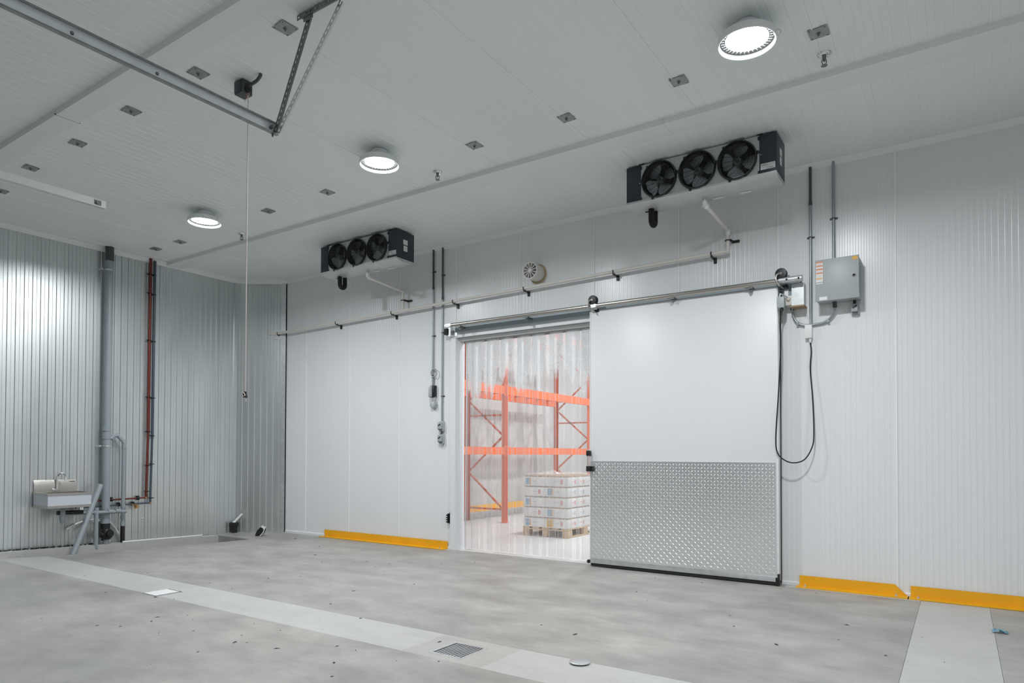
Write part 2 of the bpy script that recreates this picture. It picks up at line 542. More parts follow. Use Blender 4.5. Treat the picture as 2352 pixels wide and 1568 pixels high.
# pale mortar margin along the foot of the wall
mg = MB(); mg.add([(-9.3, 7.06, 0.001), (-5.75, 7.04, 0.001), (-5.75, 7.15, 0.004), (-9.3, 7.15, 0.004)], [(0, 1, 2, 3)])
mg.add([(-1.45, 7.0, 0.001), (S2a - .004, 6.98, 0.001), (S2a - .004, 7.15, 0.004), (-1.45, 7.15, 0.004)], [(0, 1, 2, 3)])
part(mg, 'mortar_margin', 'concrete_new', floor, smooth=False)
# trench along the galvanised wall, with the concrete ledge that carries the wall
tr = MB()
for (ya, za), (yb, zb) in zip([(YB, .08), (3.3, .075), (6.24, -.002)], [(3.3, .075), (6.24, -.002)]):
    tr.add([(-9.95, ya, za), (-9.78, ya, za), (-9.78, yb, zb), (-9.95, yb, zb), (-9.95, ya, -.3), (-9.78, ya, -.3), (-9.78, yb, -.3), (-9.95, yb, -.3)],
           [(0, 1, 2, 3), (4, 7, 6, 5), (1, 5, 6, 2), (0, 3, 7, 4), (0, 4, 5, 1), (3, 2, 6, 7)])
part(tr, 'ledge', 'concrete_new', floor, 'concrete ledge of the trench', smooth=False)
tb = MB(); tb.box(-9.78, -8.85, 3.2, 6.3, -.34, -.30)
part(tb, 'trench_bottom', 'concrete', floor, smooth=False)
# gravel seam between ledge and wall
gv = MB(); gp = MB()
for i in range(420):
    y = random.uniform(2.6, 4.55); z = 0.075 - max(0, (y - 3.3)) * 0.026
    x = random.uniform(-9.985, -9.90); s = random.uniform(.006, .014)
    t = gp if random.random() < .16 else gv
    t.add([(x - s, y - s, z), (x + s, y - s, z), (x + s, y + s, z), (x - s, y + s, z), (x + s * .2, y, z + s * 1.2)],
          [(0, 1, 4), (1, 2, 4), (2, 3, 4), (3, 0, 4), (3, 2, 1, 0)])
part(gv, 'gravel', 'gravel_dark', floor, 'dark gravel seam', kind='stuff', smooth=False)
part(gp, 'gravel', 'gravel_pale', floor, 'pale chips in the gravel seam', kind='stuff', smooth=False)

# ---- back wall (white panels, with the door opening)
SEAM = [4.2, 3.66, 2.62, 1.58, 0.55, -0.487, -1.525, -2.57, -3.615, -4.665, -5.715, -6.759, -7.80, -8.811, -9.36]
core = MB()
for x0, x1, z0, z1 in ((-9.6, DX0 - .01, -.3, H + .1), (DX1 + .01, XR + .2, -.3, H + .1), (DX0 - .01, DX1 + .01, DZ + .01, H + .1)):
    core.box(x0, x1, W + .02, W + .15, z0, z1)
wall_back = struct(core, 'wall_back', 'trim_white', 'white ribbed panel wall with the sliding door', smooth=False)
fnb = lambda u, a, d: (u, W - d, a)
for b, a in zip(SEAM, SEAM[1:]):
    g = .002
    segs = []
    if b <= DX0 or a >= DX1: segs = [(a, b, 0, H)]
    else:
        segs.append((a, b, DZ, H))
        if a < DX0: segs.append((a, DX0, 0, DZ))
        if b > DX1: segs.append((DX1, b, 0, DZ))
    for x0, x1, z0, z1 in segs:
        part(ribbed(x0 + g, x1 - g, z0, z1, 0.0473, P_WHITE, .018, fnb), 'wall_panel', 'wall_white', wall_back, smooth=False)
for s in SEAM[1:-1]:
    zb = DZ if DX0 < s < DX1 else 0.0
    m = MB(); m.box(s - .006, s + .006, W - .008, W + .01, zb, H - .04)
    part(m, 'caulk_joint', 'bead_white', wall_back)

# ---- left wall and chamfered corner, galvanised
core = MB(); core.box(LX - .16, LX - .02, YB - .2, CH0[1] + .05, -.3, H + .1)
wall_left = struct(core, 'wall_left', 'galvanised', 'ribbed galvanised steel wall with plumbing', smooth=False)
fnl = lambda u, a, d: (LX + d, u, a)
ly = [YB, -2.5, -1.4, -.3, .8, 1.92, 3.03, 4.136, 5.24, 6.35, CH0[1]]
for a, b in zip(ly, ly[1:]):
    zb = 0.0
    part(ribbed(a + .001, b - .001, -.05, H, 0.092, P_GALV, .018, fnl), 'wall_panel', 'galvanised', wall_left, smooth=False)
cd_ = Vector((CH1[0] - CH0[0], CH1[1] - CH0[1], 0)); clen = cd_.length; cd_.normalize()
cn = Vector((cd_.y, -cd_.x, 0))     # towards the room
C0 = Vector((CH0[0], CH0[1], 0))
def chm(u, d, z): 
    p = C0 + cd_ * u + cn * d
    return Vector((p.x, p.y, z))
core = MB(); core.add([chm(-.1, -.02, -.3), chm(clen + .1, -.02, -.3), chm(clen + .1, -.15, -.3), chm(-.1, -.15, -.3),
                       chm(-.1, -.02, H + .1), chm(clen + .1, -.02, H + .1), chm(clen + .1, -.15, H + .1), chm(-.1, -.15, H + .1)],
                      [(0, 1, 2, 3), (7, 6, 5, 4), (0, 4, 5, 1), (1, 5, 6, 2), (2, 6, 7, 3), (3, 7, 4, 0)])
wall_corner = struct(core, 'wall_corner', 'galvanised', 'narrow slanting galvanised wall in the corner', smooth=False)
part(ribbed(0.0, clen, -.05, H, 0.105, P_GALV, .018, lambda u, a, d: chm(u, d, a)), 'wall_panel', 'galvanised', wall_corner, smooth=False)
# folded corner flashings
m = MB(); m.box(LX - .005, LX + .016, CH0[1] - .06, CH0[1] + .02, 0, H - .05)
m.add([chm(-.01, .016, 0), chm(.05, .016, 0), chm(.05, .016, H - .05), chm(-.01, .016, H - .05), chm(-.01, -.005, 0), chm(.05, -.005, 0), chm(.05, -.005, H - .05), chm(-.01, -.005, H - .05)],
      [(0, 1, 2, 3), (4, 7, 6, 5), (0, 3, 7, 4), (1, 5, 6, 2), (3, 2, 6, 7), (0, 4, 5, 1)])
part(m, 'corner_flashing', 'galvanised', wall_corner, smooth=False)
m = MB()
m.add([chm(clen - .07, .016, 0), chm(clen - .012, .016, 0), chm(clen - .012, .016, H - .05), chm(clen - .07, .016, H - .05), chm(clen - .07, -.005, 0), chm(clen - .012, -.005, 0), chm(clen - .012, -.005, H - .05), chm(clen - .07, -.005, H - .05)],
      [(0, 1, 2, 3), (4, 7, 6, 5), (0, 3, 7, 4), (1, 5, 6, 2), (3, 2, 6, 7), (0, 4, 5, 1)])
part(m, 'corner_flashing', 'galvanised_bright', wall_corner, smooth=False)
m = MB(); m.box(CH1[0] - .012, CH1[0] + .012, W - .012, W + .01, 0, H - .05)
part(m, 'corner_gap', 'black_rubber', wall_corner)

# ---- unseen walls
m = MB(); m.box(XR, XR + .15, YB - .2, W + .2, -.3, H + .1)
struct(m, 'wall_right', 'wall_white', 'white wall to the right of the photographer', smooth=False)
m = MB(); m.box(LX - .1, XR + .15, YB - .15, YB, -.3, H + .1)
struct(m, 'wall_front', 'wall_white', 'white wall behind the photographer', smooth=False)

# ---- ceiling: roof deck, ribbed panels, caulk beads
m = MB(); m.box(LX - .15, XR + .15, YB - .15, W + .15, H + .03, H + .15)
ceiling = struct(m, 'ceiling', 'trim_white', 'pale ribbed panel ceiling', smooth=False)
B1 = (2.49, 2.675); B2 = (5.455, 5.70)
def ceil_bay(y0, y1, first, step):
    xs = []; x = first
    while x < XR: x += step
    while x > LX - .1: xs.append(x); x -= step
    xs = [XR + .05] + [q for q in xs if q < XR] + [LX - .05]
    for b, a in zip(xs, xs[1:]):
        a2, b2 = max(a, LX - .05), min(b, XR + .05)
        part(ribbed(a2 + .0015, b2 - .0015, y0, y1, 0.1, P_CEIL, .02, lambda u, q, d: (u, q, H - d)), 'ceiling_panel', 'ceiling_white', ceiling, smooth=False)
    for q in xs[1:-1]:
        m = MB(); m.box(q - .005, q + .005, y0, y1, H - .005, H + .012)
        part(m, 'caulk_joint', 'bead_white', ceiling)
ceil_bay(YB, B1[0] + .06, -4.654, 1.0)
ceil_bay(B1[1] - .06, B2[0] + .06, -0.815, 1.003)
ceil_bay(B2[1] - .06, W, -0.565, 1.043)
# beam covers (folded sheet boxes) across the ceiling
zb = H - .045
def cover(y0, y1, x0, x1): 
    m = MB()
    m.prism([(y0, H + .005), (y0 + .004, zb), (y1 - .004, zb), (y1, H + .005)], lambda a, b, t: (t, a, b), x0, x1)
    return m
t1 = struct(cover(B1[0], B1[1], LX + .02, -6.309), 'trim_1', 'trim_white', 'white folded beam cover across the near ceiling', smooth=False)
part(cover(B1[0], B1[1], -6.300, XR), 'cover_sheet', 'trim_white', t1, smooth=False)
m = MB(); m.box(-6.309, -6.300, B1[0] - .006, B1[1] + .006, zb + .003, zb + .008); part(m, 'joint_gap', 'black_rubber', t1)
t2 = struct(cover(B2[0], B2[1], LX + .02, -5.22), 'trim_2', 'trim_white', 'white folded beam cover between lamps and coolers', smooth=False)
part(cover(B2[0], B2[1], -5.218, -2.10), 'cover_sheet', 'trim_white', t2, smooth=False)
part(cover(B2[0], B2[1], -2.098, XR), 'cover_sheet', 'trim_white', t2, smooth=False)
# coving at the wall heads
m = MB(); m.prism([(W - .05, H + .005), (W - .05, H - .004), (W - .004, H - .05), (W + .005, H - .05), (W + .005, H + .005)], lambda a, b, t: (t, a, b), CH1[0] - .02, XR)
struct(m, 'trim_3', 'trim_white', 'white coving above the panel wall', smooth=False)
m = MB(); m.prism([(LX + .05, H + .005), (LX + .05, H - .004), (LX + .011, H - .06), (LX - .005, H - .06), (LX - .005, H + .005)], lambda a, b, t: (a, t, b), YB, CH0[1] + .015)
t4 = struct(m, 'trim_4', 'trim_white', 'white coving above the galvanised wall', smooth=False)
m = MB(); m.prism([(.05, H + .005), (.05, H - .004), (.011, H - .06), (-.005, H - .06), (-.005, H + .005)], lambda a, b, t: chm(t, a, b), 0, clen)
part(m, 'coving_piece', 'trim_white', t4, smooth=False)
# base strip at the foot of the white wall
m = MB()
for x0, x1 in ((CH1[0] + .02, DX0 - .10), (DX1 + .22, XR)):
    m.prism([(W - .012, 0), (W - .012, .030), (W - .003, .040), (W + .01, .040), (W + .01, 0)], lambda a, b, t: (t, a, b), x0, x1)
struct(m, 'baseboard_back', 'wall_white', 'narrow white base strip along the panel wall', smooth=False)
# door frame lining the opening
m = MB(); m.box(DX0 - .085, DX0, W - .042, W + .16, 0, DZ + .13)
t5 = struct(m, 'trim_5', 'door_white', 'white frame around the curtained doorway', smooth=False)
m = MB(); m.box(DX1, DX1 + .2, W - .042, W + .16, 0, DZ + .13); part(m, 'jamb', 'door_white', t5, smooth=False)
m = MB(); m.box(DX0 + .001, DX1 - .001, W - .042, W + .16, DZ, DZ + .13); part(m, 'lintel', 'door_white', t5, smooth=False)
m = MB(); m.box(DX0 + .004, DX1 - .004, W + .03, W + .15, DZ - .035, DZ - .001); part(m, 'inner_stop', 'door_white', t5, smooth=False)

# ---- cold store behind the doorway
RX0, RX1, RY0, RY1, RH = -8.55, 1.5, W + .17, 16.5, 5.4
m = MB(); m.box(RX0 - .1, RX1, W - .001 + .0, RY1, -.12, -.002); m.box(DX0, DX1, W, W + .3, -.12, -.001)
struct(m, 'floor_store', 'store_floor', 'pale concrete floor of the cold store', smooth=False)
m = MB(); m.box(RX0 - .15, RX0, RY0, RY1, 0, RH); struct(m, 'wall_store_left', 'store_wall', 'grey wall behind the orange racking', smooth=False)
m = MB(); m.box(RX0 - .15, RX1 + .15, RY1, RY1 + .15, 0, RH); struct(m, 'wall_store_back', 'store_wall', 'far wall of the cold store', smooth=False)
m = MB(); m.box(RX1, RX1 + .15, RY0, RY1, 0, RH); struct(m, 'wall_store_right', 'store_wall', 'right wall of the cold store', smooth=False)
m = MB(); m.box(RX0 - .15, RX1 + .15, RY0 - .02, RY1 + .15, RH, RH + .1); struct(m, 'ceiling_store', 'store_wall', 'ceiling of the cold store', smooth=False)
m = MB(); m.box(RX0 - .15, RX1 + .15, RY0 - .02, RY0, H + .1, RH); struct(m, 'wall_store_front', 'store_wall', 'store side of the panel wall', smooth=False)

# ================================================================== LAMPS
def make_lamp(lens):
    root = thing('round_lamp', '', 'lamp')
    m = MB(); m.lathe([(0, 0), (.075, 0), (.08, -.01), (.08, -.045), (.06, -.055), (0, -.055)], n=24); part(m, 'driver_box', 'trim_white', root)
    m = MB(); m.lathe([(.06, -.05), (.10, -.056), (.155, -.066), (.183, -.088), (.189, -.110), (.189, -.134), (.184, -.139), (.180, -.138)], n=56)
    m.lathe([(0, -.090), (.170, -.092)], n=56)
    part(m, 'reflector', 'trim_white', root)
    m = MB(); m.lathe([(.180, -.138), (.174, -.108), (.172, -.095)], n=56); part(m, 'rim_wall', 'rim_wall_dark', root)  # inner rim wall coloured near black to hold down the lens glare
    m = MB(); m.lathe([(.174, -.1052), (.138, -.1052), (.138, -.095)], n=56)
    ring = part(m, 'lens_ring', 'lens_ring_grey', root)
    m = MB()
    for k in range(36):
        a = k * math.pi / 18
        m.bar((.145 * math.cos(a), .145 * math.sin(a), -.106), (.168 * math.cos(a), .168 * math.sin(a), -.106), .003, .005)
    part(m, 'lens_ribs', 'trim_white', ring, kind='stuff')
    m = MB(); m.lathe([(.138, -.1052), (0, -.1054)], n=56); part(m, 'lens', lens, root)
    m = MB(); m.tube([(.190 + .022 * math.cos(t * math.pi / 7), -.02 + .0, -.098 + .022 * math.sin(t * math.pi / 7)) for t in range(14)], .0045, 8, closed=True); part(m, 'eye_loop', 'trim_white', root)
    m = MB(); m.box(-.012, .012, .09, .17, -.022, -.018); m.box(-.012, .012, .165, .17, -.085, -.018); part(m, 'bracket', 'galvanised_bright', root)
    return root
lamp0 = make_lamp('lamp_lens')
lamps = [((-1.165, 4.55), 'round white ceiling lamp nearest the camera, above the sliding door side', True),
         ((-4.58, 4.55), 'round white ceiling lamp in the middle of the row of three', True),
         ((-7.48, 4.55), 'round white ceiling lamp farthest away, towards the galvanised wall', True),
         ((2.2, 0.6), 'added round white ceiling lamp, unseen behind the camera at the right', False),  # this lamp and the next are added out of view to light the foreground
         ((-1.165, -0.6), 'added round white ceiling lamp, unseen behind the photographer', False)]
for i, ((x, y), lab, vis) in enumerate(lamps):
    o = lamp0 if i == 0 else copy_tree(lamp0)
    o.location = (x, y, H - .003)
    o.rotation_euler.z = math.radians(20)
    tag(o, lab, 'lamp', 'round ceiling lamps')
lampS = make_lamp('store_fill_lens')
for i, (x, y, lab) in enumerate(((-4.6, 9.2, 'store lamp just inside the doorway'), (-4.6, 12.6, 'store lamp in the middle of the cold store'), (-1.2, 10.8, 'store lamp hidden behind the sliding door'), (-5.2, 15.4, 'store lamp at the far end of the cold store'))):  # unseen lamps added to brighten the store behind the curtain
    o = lampS if i == 0 else copy_tree(lampS)
    o.location = (x, y, RH - .001)
    tag(o, 'added unseen round ' + lab, 'lamp', 'added lamps of the cold store')

# ================================================================== UNIT COOLERS
def make_cooler():
    """local: x from the left end, y 0 = front face (towards -y), z 0 = underside"""
    root = thing('unit_cooler', '', 'cooler')
    LW, DP, HT = 1.44, .32, .365
    xl, xr = .155, LW - .15
    cx = [.345, .722, 1.094]; R = .168; cz = .183
    # front plate with three round openings
    m = MB()
    cuts = [xl, (cx[0] + cx[1]) / 2, (cx[1] + cx[2]) / 2, xr]
    n = 32
    for i in range(3):
        c = cx[i]; vs = []; fs = []
        for j in range(n):
            a = 2 * math.pi * (j + .5) / n
            ca, sa = math.cos(a), math.sin(a)
            vs.append((c + R * ca, 0, cz + R * sa))
            lim = []
            if ca > 1e-6: lim.append((cuts[i + 1] - c) / ca)
            if ca < -1e-6: lim.append((cuts[i] - c) / ca)
            if sa > 1e-6: lim.append((HT - cz) / sa)
            if sa < -1e-6: lim.append((.012 - cz) / sa)
            t = min(lim)
            vs.append((c + t * ca, 0, cz + t * sa))
        for j in range(n):
            k = (j + 1) % n
            fs.append((2 * j, 2 * j + 1, 2 * k + 1, 2 * k))
        b = len(vs)
        m.add(vs, fs)
        # square off the corners left between the rays
        for X, Z in ((cuts[i], HT), (cuts[i + 1], HT), (cuts[i], .012), (cuts[i + 1], .012)):
            best = sorted(range(n), key=lambda j: (vs[2 * j + 1][0] - X) ** 2 + (vs[2 * j + 1][2] - Z) ** 2)[:2]
            pa, pb = vs[2 * best[0] + 1], vs[2 * best[1] + 1]
            m.add([pa, pb, (X, 0, Z)], [(0, 1, 2)])
    part(m, 'front_plate', 'cooler_white', root, smooth=False)
    m = MB(); m.box(xl, xr, .002, DP, HT - .004, HT); m.box(xl, xr, DP - .02, DP, .012, HT - .004)
    part(m, 'casing', 'cooler_white', root)
    m = MB(); m.box(xl + .005, xr - .005, .13, DP - .022, .015, HT - .006); part(m, 'coil_block', 'coil_dark', root)
    m = MB(); m.box(.0, xl, -.004, DP, .004, HT + .003, .004)
    lp = part(m, 'end_cover', 'navy_paint', root, 'dark navy end cover')
    m = MB(); m.box(xr, LW, -.004, DP, .004, HT + .003, .004)
    rp = part(m, 'end_cover', 'navy_paint', root, 'dark navy end cover')
    for z in (.03, .34):
        m = MB(); m.box(xr - .012, xr + .002, -.010, -.003, z - .02, z + .012); part(m, 'hinge', 'fan_black', rp)
        m = MB(); m.box(xl - .004, xl + .010, -.010, -.003, z - .02, z + .012); part(m, 'hinge', 'fan_black', lp)
    m = MB(); m.ball((xr + .014, -.006, .185), .006, 8); part(m, 'screw', 'chrome', rp)
    m = MB(); m.ball((xl - .010, -.006, .185), .006, 8); part(m, 'screw', 'chrome', lp)
    # drip pan: folded sheet with a lip
    m = MB()
    m.prism([(-.012, .014), (-.010, -.004), (.06, -.028), (DP - .03, -.028), (DP, -.010), (DP, .008), (0, .008)], lambda a, b, t: (t, a, b), .0, LW)
    pan = part(m, 'drip_pan', 'cooler_white', root, 'pale sheet metal drip pan')
    for x in (.80, 1.06):
        m = MB(); m.box(x, x + .10, DP - .10, DP - .075, -.036, -.029); part(m, 'tape_strip', 'sticker_white', pan)
    m = MB(); m.cyl((.735, DP * .55, -.075), (.735, DP * .55, -.026), .018, 12); part(m, 'drain_outlet', 'galvanised_bright', pan)
    # name plate and stickers
    m = MB(); m.box(xr + .012, LW - .012, -.0065, -.0038, .045, .100)
    pl = part(m, 'name_plate', 'sticker_white', rp)
    text_mesh('CLIMATE', .020, 'print_dark', pl, 'lettering', lambda a, b, c: (xr + .016 + a * .72, -.0066 - c, .079 + b))
    text_mesh('CONTROL', .020, 'print_dark', pl, 'lettering', lambda a, b, c: (xr + .064 + a * .62, -.0066 - c, .049 + b))
    m = MB(); m.tube([(xr + .03, -.0067, .055), (xr + .06, -.0067, .070), (LW - .05, -.0067, .083), (LW - .02, -.0067, .092)], .0015, 6); part(m, 'swoosh', 'print_grey', pl)
    m = MB(); m.box(LW + .0002, LW + .002, .115, .195, .20, .262); m.box(LW + .0002, LW + .002, .12, .19, .115, .185)
    st = part(m, 'rating_sticker', 'sticker_white', rp)
    for z in (.172, .155, .138, .215, .235):
        m = MB(); m.box(LW + .0015, LW + .0023, .125, .185, z, z + .003); part(m, 'print_line', 'print_grey', st)
    # fans
    m = MB(); m.lathe([(R - .008, -.02), (R - .004, .028), (R, .036), (R + .008, .034), (R + .012, .022), (R + .010, .0), (R - .002, -.001)], (0, 0, 0), 'y', 40)
    for a in (10, 130, 250):
        t = math.radians(a)
        m.lathe([(0, .0), (.014, .0), (.014, .016), (.009, .020), (0, .020)], ((R + .018) * math.cos(t), 0, (R + .018) * math.sin(t)), 'y', 10)
    shroud = m
    m = MB()
    for k in range(1, 13):
        rr = .018 + k * (R - .03) / 12.5
        nn = 30
        m.tube([(rr * math.cos(2 * math.pi * j / nn), -.026, rr * math.sin(2 * math.pi * j / nn)) for j in range(nn)], .0022, 4, closed=True)
    m.lathe([(0, .027), (.020, .027), (.022, .024), (.022, .022), (0, .022)], (0, 0, 0), 'y', 14)
    for k in range(12):           # staggered links give the brick-like grille
        ra = .018 + k * (R - .03) / 12.5; rb = ra + (R - .03) / 12.5
        cnt = 6 + k
        for j in range(cnt):
            t = 2 * math.pi * (j + (.5 if k % 2 else 0)) / cnt
            m.bar((ra * math.cos(t), -.026, ra * math.sin(t)), (rb * math.cos(t), -.026, rb * math.sin(t)), .003, .003)
    grille = m
    m = MB()
    for k in range(4):
        t0 = k * math.pi / 2 + .5
        pts = []
        for q in range(9):
            s = q / 8
            rr = .032 + (R - .052) * s
            half = .16 + .46 * math.sin(math.pi * min(1, s * .62 + .12)) 
            pts.append((rr, t0 - half, t0 + half))
        vs = []
        for rr, ta, tb in pts:
            vs.append((rr * math.cos(ta), .012, rr * math.sin(ta))); vs.append((rr * math.cos((ta + tb) / 2), .030, rr * math.sin((ta + tb) / 2))); vs.append((rr * math.cos(tb), .058, rr * math.sin(tb)))
        vs += [(x, y + .003, z) for x, y, z in vs]
        N = 27; fs = []
        for q in range(8):
            for e in (0, 1):
                a = q * 3 + e
                fs.append((a, a + 1, a + 4, a + 3)); fs.append((a + 3 + N, a + 4 + N, a + 1 + N, a + N))
        m.add(vs, fs)
    m.lathe([(0, -.005), (.03, -.005), (.036, -.015), (.036, -.06), (0, -.06)], (0, 0, 0), 'y', 16)
    blades = m
    m = MB(); m.cyl((0, .06, 0), (0, .13, 0), .04, 14); motor = m
    first = None
    for i, c in enumerate(cx):
        if first is None:
            sh = part(shroud, 'fan_shroud', 'fan_black', root)
            gr = part(grille, 'fan_grille', 'fan_black', sh); bl = part(blades, 'fan_blades', 'fan_blade', sh); mo = part(motor, 'fan_motor', 'fan_black', sh)
            first = (sh, gr, bl, mo)
            sh.location = (c, 0, cz)
        else:
            s2 = shared(first[0], 'fan_shroud', root, (c, 0, cz))
            for q, nm in zip(first[1:], ('fan_grille', 'fan_blades', 'fan_motor')):
                k = shared(q, nm, s2, (0, 0, 0))
                if nm == 'fan_blades': k.rotation_euler = (0, .35 * i, 0)
    # insulated suction trap under the pan
    m = MB()
    m.tube([(.195, .17, -.015), (.195, .17, -.13)] + [(.195, .215 - .045 * math.cos(t * math.pi / 8), -.13 - .045 * math.sin(t * math.pi / 8)) for t in range(1, 8)] + [(.195, .26, -.13), (.195, .26, -.015)], .030, 14)
    m.tube([(.190, .17, -.05), (.13, .17, -.045)], .006, 8)
    part(m, 'suction_trap', 'black_foam', root, 'black foam insulated pipe trap')
    # hanger bolts to the ceiling
    for x in (xl + .03, xr - .03):
        for y in (.04, DP - .04):
            m = MB(); m.cyl((x, y, HT - .002), (x, y, HT + .03), .006, 8); part(m, 'hanger_bolt', 'fan_black', root)
    for x in (xl, xr):
        m = MB(); m.box(x - .02, x + .03, -.008, .05, HT, HT + .012); part(m, 'hanger_bracket', 'fan_black', root)
    return root
cool = make_cooler()
cool.location = (-2.772, 6.20, 3.812)
tag(cool, 'unit cooler with three black fans above the sliding door', 'cooler', 'unit coolers under the ceiling')
c2 = copy_tree(cool)
c2.location = (-7.375, 6.215, 3.800)
tag(c2, 'unit cooler with three black fans farther back, left of the doorway', 'cooler', 'unit coolers under the ceiling')

# ================================================================== SLIDING DOOR AND ITS RAIL
LXa, LXb, LZa, LZb = -3.597, -1.500, .035, 2.985
LY0, LY1 = 7.0, 7.095
door = thing('sliding_door', 'large white sliding cold room door with diamond plate kick panel', 'door', (-2.55, 7.05, 0))
m = MB(); m.box(LXa + .008, LXb - .008, LY0 + .004, LY1, LZa + .05, LZb, .003); part(m, 'door_leaf', 'door_white', door)
for xa_, xb_ in ((LXb - .012, LXb), (LXa, LXa + .010)):
    m = MB(); m.box(xa_, xb_, LY0, LY1, LZa + .01, LZb - .01); part(m, 'edge_trim', 'trim_white', door)
KZ0, KZ1 = .095, 1.225
m = MB(); m.box(LXa + .012, LXb - .026, LY0 - .001, LY0 + .004, KZ0, KZ1); kp = part(m, 'kick_plate', 'tread_plate', door, 'bright aluminium diamond tread plate')
m = MB(); P = .0345; nx = int((LXb - LXa - .05) / P); nz = int((KZ1 - KZ0 - .02) / P)
for i in range(nx * 1):
    for j in range(nz):
        s = 1 if (i + j) % 2 else -1
        x = LXa + .03 + (i + .5) * P; z = KZ0 + .012 + (j + .5) * P
        dx, dz = .0135, .0135 * s; ox, oz = .0040, -.0040 * s
        y = LY0 - .0012; yt = LY0 - .0036
        m.add([(x - dx, y, z - dz), (x + ox, y, z + oz), (x + dx, y, z + dz), (x - ox, y, z - oz), (x - dx * .5, yt, z - dz * .5), (x + dx * .5, yt, z + dz * .5)],
              [(0, 1, 4), (1, 2, 5), (1, 5, 4), (2, 3, 5), (3, 0, 4), (3, 4, 5)])
part(m, 'tread_lugs', 'tread_plate', kp, 'raised diamond lugs', kind='stuff', smooth=False)
m = MB(); m.box(LXa + .012, LXb - .012, LY0 - .006, LY0 + .06, .040, .094, .002); bc = part(m, 'bottom_channel', 'galvanised_bright', door, 'pale metal channel along the foot of the door')
m = MB(); m.box(LXa + .015, LXb - .010, LY0 + .002, LY0 + .06, .008, .040); part(m, 'bottom_gasket', 'black_rubber', door, 'black rubber sweep')
m = MB(); m.box(LXb - .008, LXb + .003, LY1 - .012, LY1 + .025, .02, LZb - .03); part(m, 'edge_gasket', 'black_rubber', door)
m = MB(); m.cyl((LXa - .012, LY0 + .03, .055), (LXa - .012, LY0 - .005, .055), .022, 14); m.box(LXa - .02, LXa + .015, LY0 + .0, LY0 + .05, .04, .075); part(m, 'floor_roller', 'black_plastic', door)
m = MB(); m.box(LXb - .03, LXb + .008, LY0 - .012, LY0 + .03, .012, .085, .004); m.box(LXb - .012, LXb + .006, LY0 - .008, LY0 + .03, .085, .12); part(m, 'floor_roller', 'black_plastic', door)
# pull handle on the leading edge
h = MB(); h.cyl((LXa - .004, LY0 - .03, 1.09), (LXa - .004, LY0 - .03, 1.36), .013, 10); hd = part(h, 'pull_handle', 'galvanised_bright', door)
h = MB(); h.box(LXa - .022, LXa + .018, LY0 - .05, LY0 + .012, 1.285, 1.345, .003); part(h, 'handle_mount', 'black_plastic', hd)
h = MB(); h.box(LXa - .022, LXa + .030, LY0 - .05, LY0 + .012, 1.105, 1.165, .003)
for q in range(6):
    a = q * math.pi / 3; h.cyl((LXa + .045 + .02 * math.cos(a), LY0 - .004, 1.135 + .024 * math.sin(a)), (LXa + .045 + .02 * math.cos(a), LY0 - .022, 1.135 + .024 * math.sin(a)), .009, 8)
part(h, 'handle_mount', 'black_plastic', hd)
# two trolley wheels that hang the door from the rail
RZ, RYc, RR = 3.022, 6.945, .025
for wx in (-3.525, -1.455):
    m = MB()
    m.lathe([(0, .030), (.030, .030), (.052, .026), (.056, .020), (.056, .012), (.040, .004), (.036, 0), (.040, -.004), (.056, -.012), (.056, -.020), (.052, -.026), (0, -.028)], (wx, RYc, RZ + .066), 'y', 24)
    wh = part(m, 'trolley_wheel', 'black_plastic', door)
    m = MB(); m.lathe([(0, .036), (.014, .036), (.016, .030)], (wx, RYc, RZ + .066), 'y', 14); part(m, 'axle_cap', 'chrome', wh)
    m = MB(); m.tube([(wx, RYc - .030, RZ + .066), (wx - .012, RYc - .040, RZ + .066), (wx - .034, RYc - .045, RZ + .052), (wx - .042, RYc - .046, RZ + .02), (wx - .034, RYc - .044, RZ - .02), (wx - .012, RYc - .034, RZ - .050), (wx + .004, LY0 + .01, RZ - .060)], .0095, 10)
    part(m, 'hanger_hook', 'stainless', door)
    m = MB(); m.box(wx - .03, wx + .045, LY0 + .0, LY0 + .06, LZb - .028, LZb + .004); m.ball((wx + .03, LY0 + .012, LZb + .002), .014, 8); part(m, 'hanger_foot', 'black_plastic', door)

rail = thing('door_rail', 'stainless tube rail carrying the sliding door', 'rail', (-3.5, 7.0, 2.95))
m = MB(); m.tube([(-5.735, RYc, RZ), (-1.46, RYc, RZ)], RR, 18); part(m, 'rail_tube', 'stainless', rail)
for ex in (-5.68, -3.53):     # drop pockets pressed into the tube
    m = MB()
    m.tube([(ex + .060 * math.cos(2 * math.pi * j / 20), RYc - .017, RZ + .019 * math.sin(2 * math.pi * j / 20)) for j in range(20)], .0065, 6, closed=True)
    m.add([(ex + .055 * math.cos(2 * math.pi * j / 16), RYc - .0245, RZ + .015 * math.sin(2 * math.pi * j / 16)) for j in range(16)], [tuple(range(16))])
    part(m, 'drop_pocket', 'galvanised_bright', rail)
m = MB(); m.box(-5.66, -1.30, 7.055, 7.105, 2.945, RZ + .02); m.box(-5.66, -1.30, 7.06, W, 3.0, RZ + .02); part(m, 'rail_backing', 'rail_blue_grey', rail, 'backing bar, blue grey with the rail shade painted in')  # blue grey paints the shade under the rail into the backing
for bx in (-5.50, -4.44, -2.57, -1.75):
    m = MB(); m.box(bx - .020, bx + .020, RYc - .01, 7.06, RZ - .042, RZ - .022); m.box(bx - .016, bx + .016, RYc + .01, RYc + .03, RZ - .066, RZ - .03); m.ball((bx, RYc + .01, RZ - .066), .012, 8); m.box(bx - .06, bx - .02, RYc, RYc + .008, RZ - .034, RZ - .028)
    part(m, 'rail_bracket', 'galvanised_dark', rail)
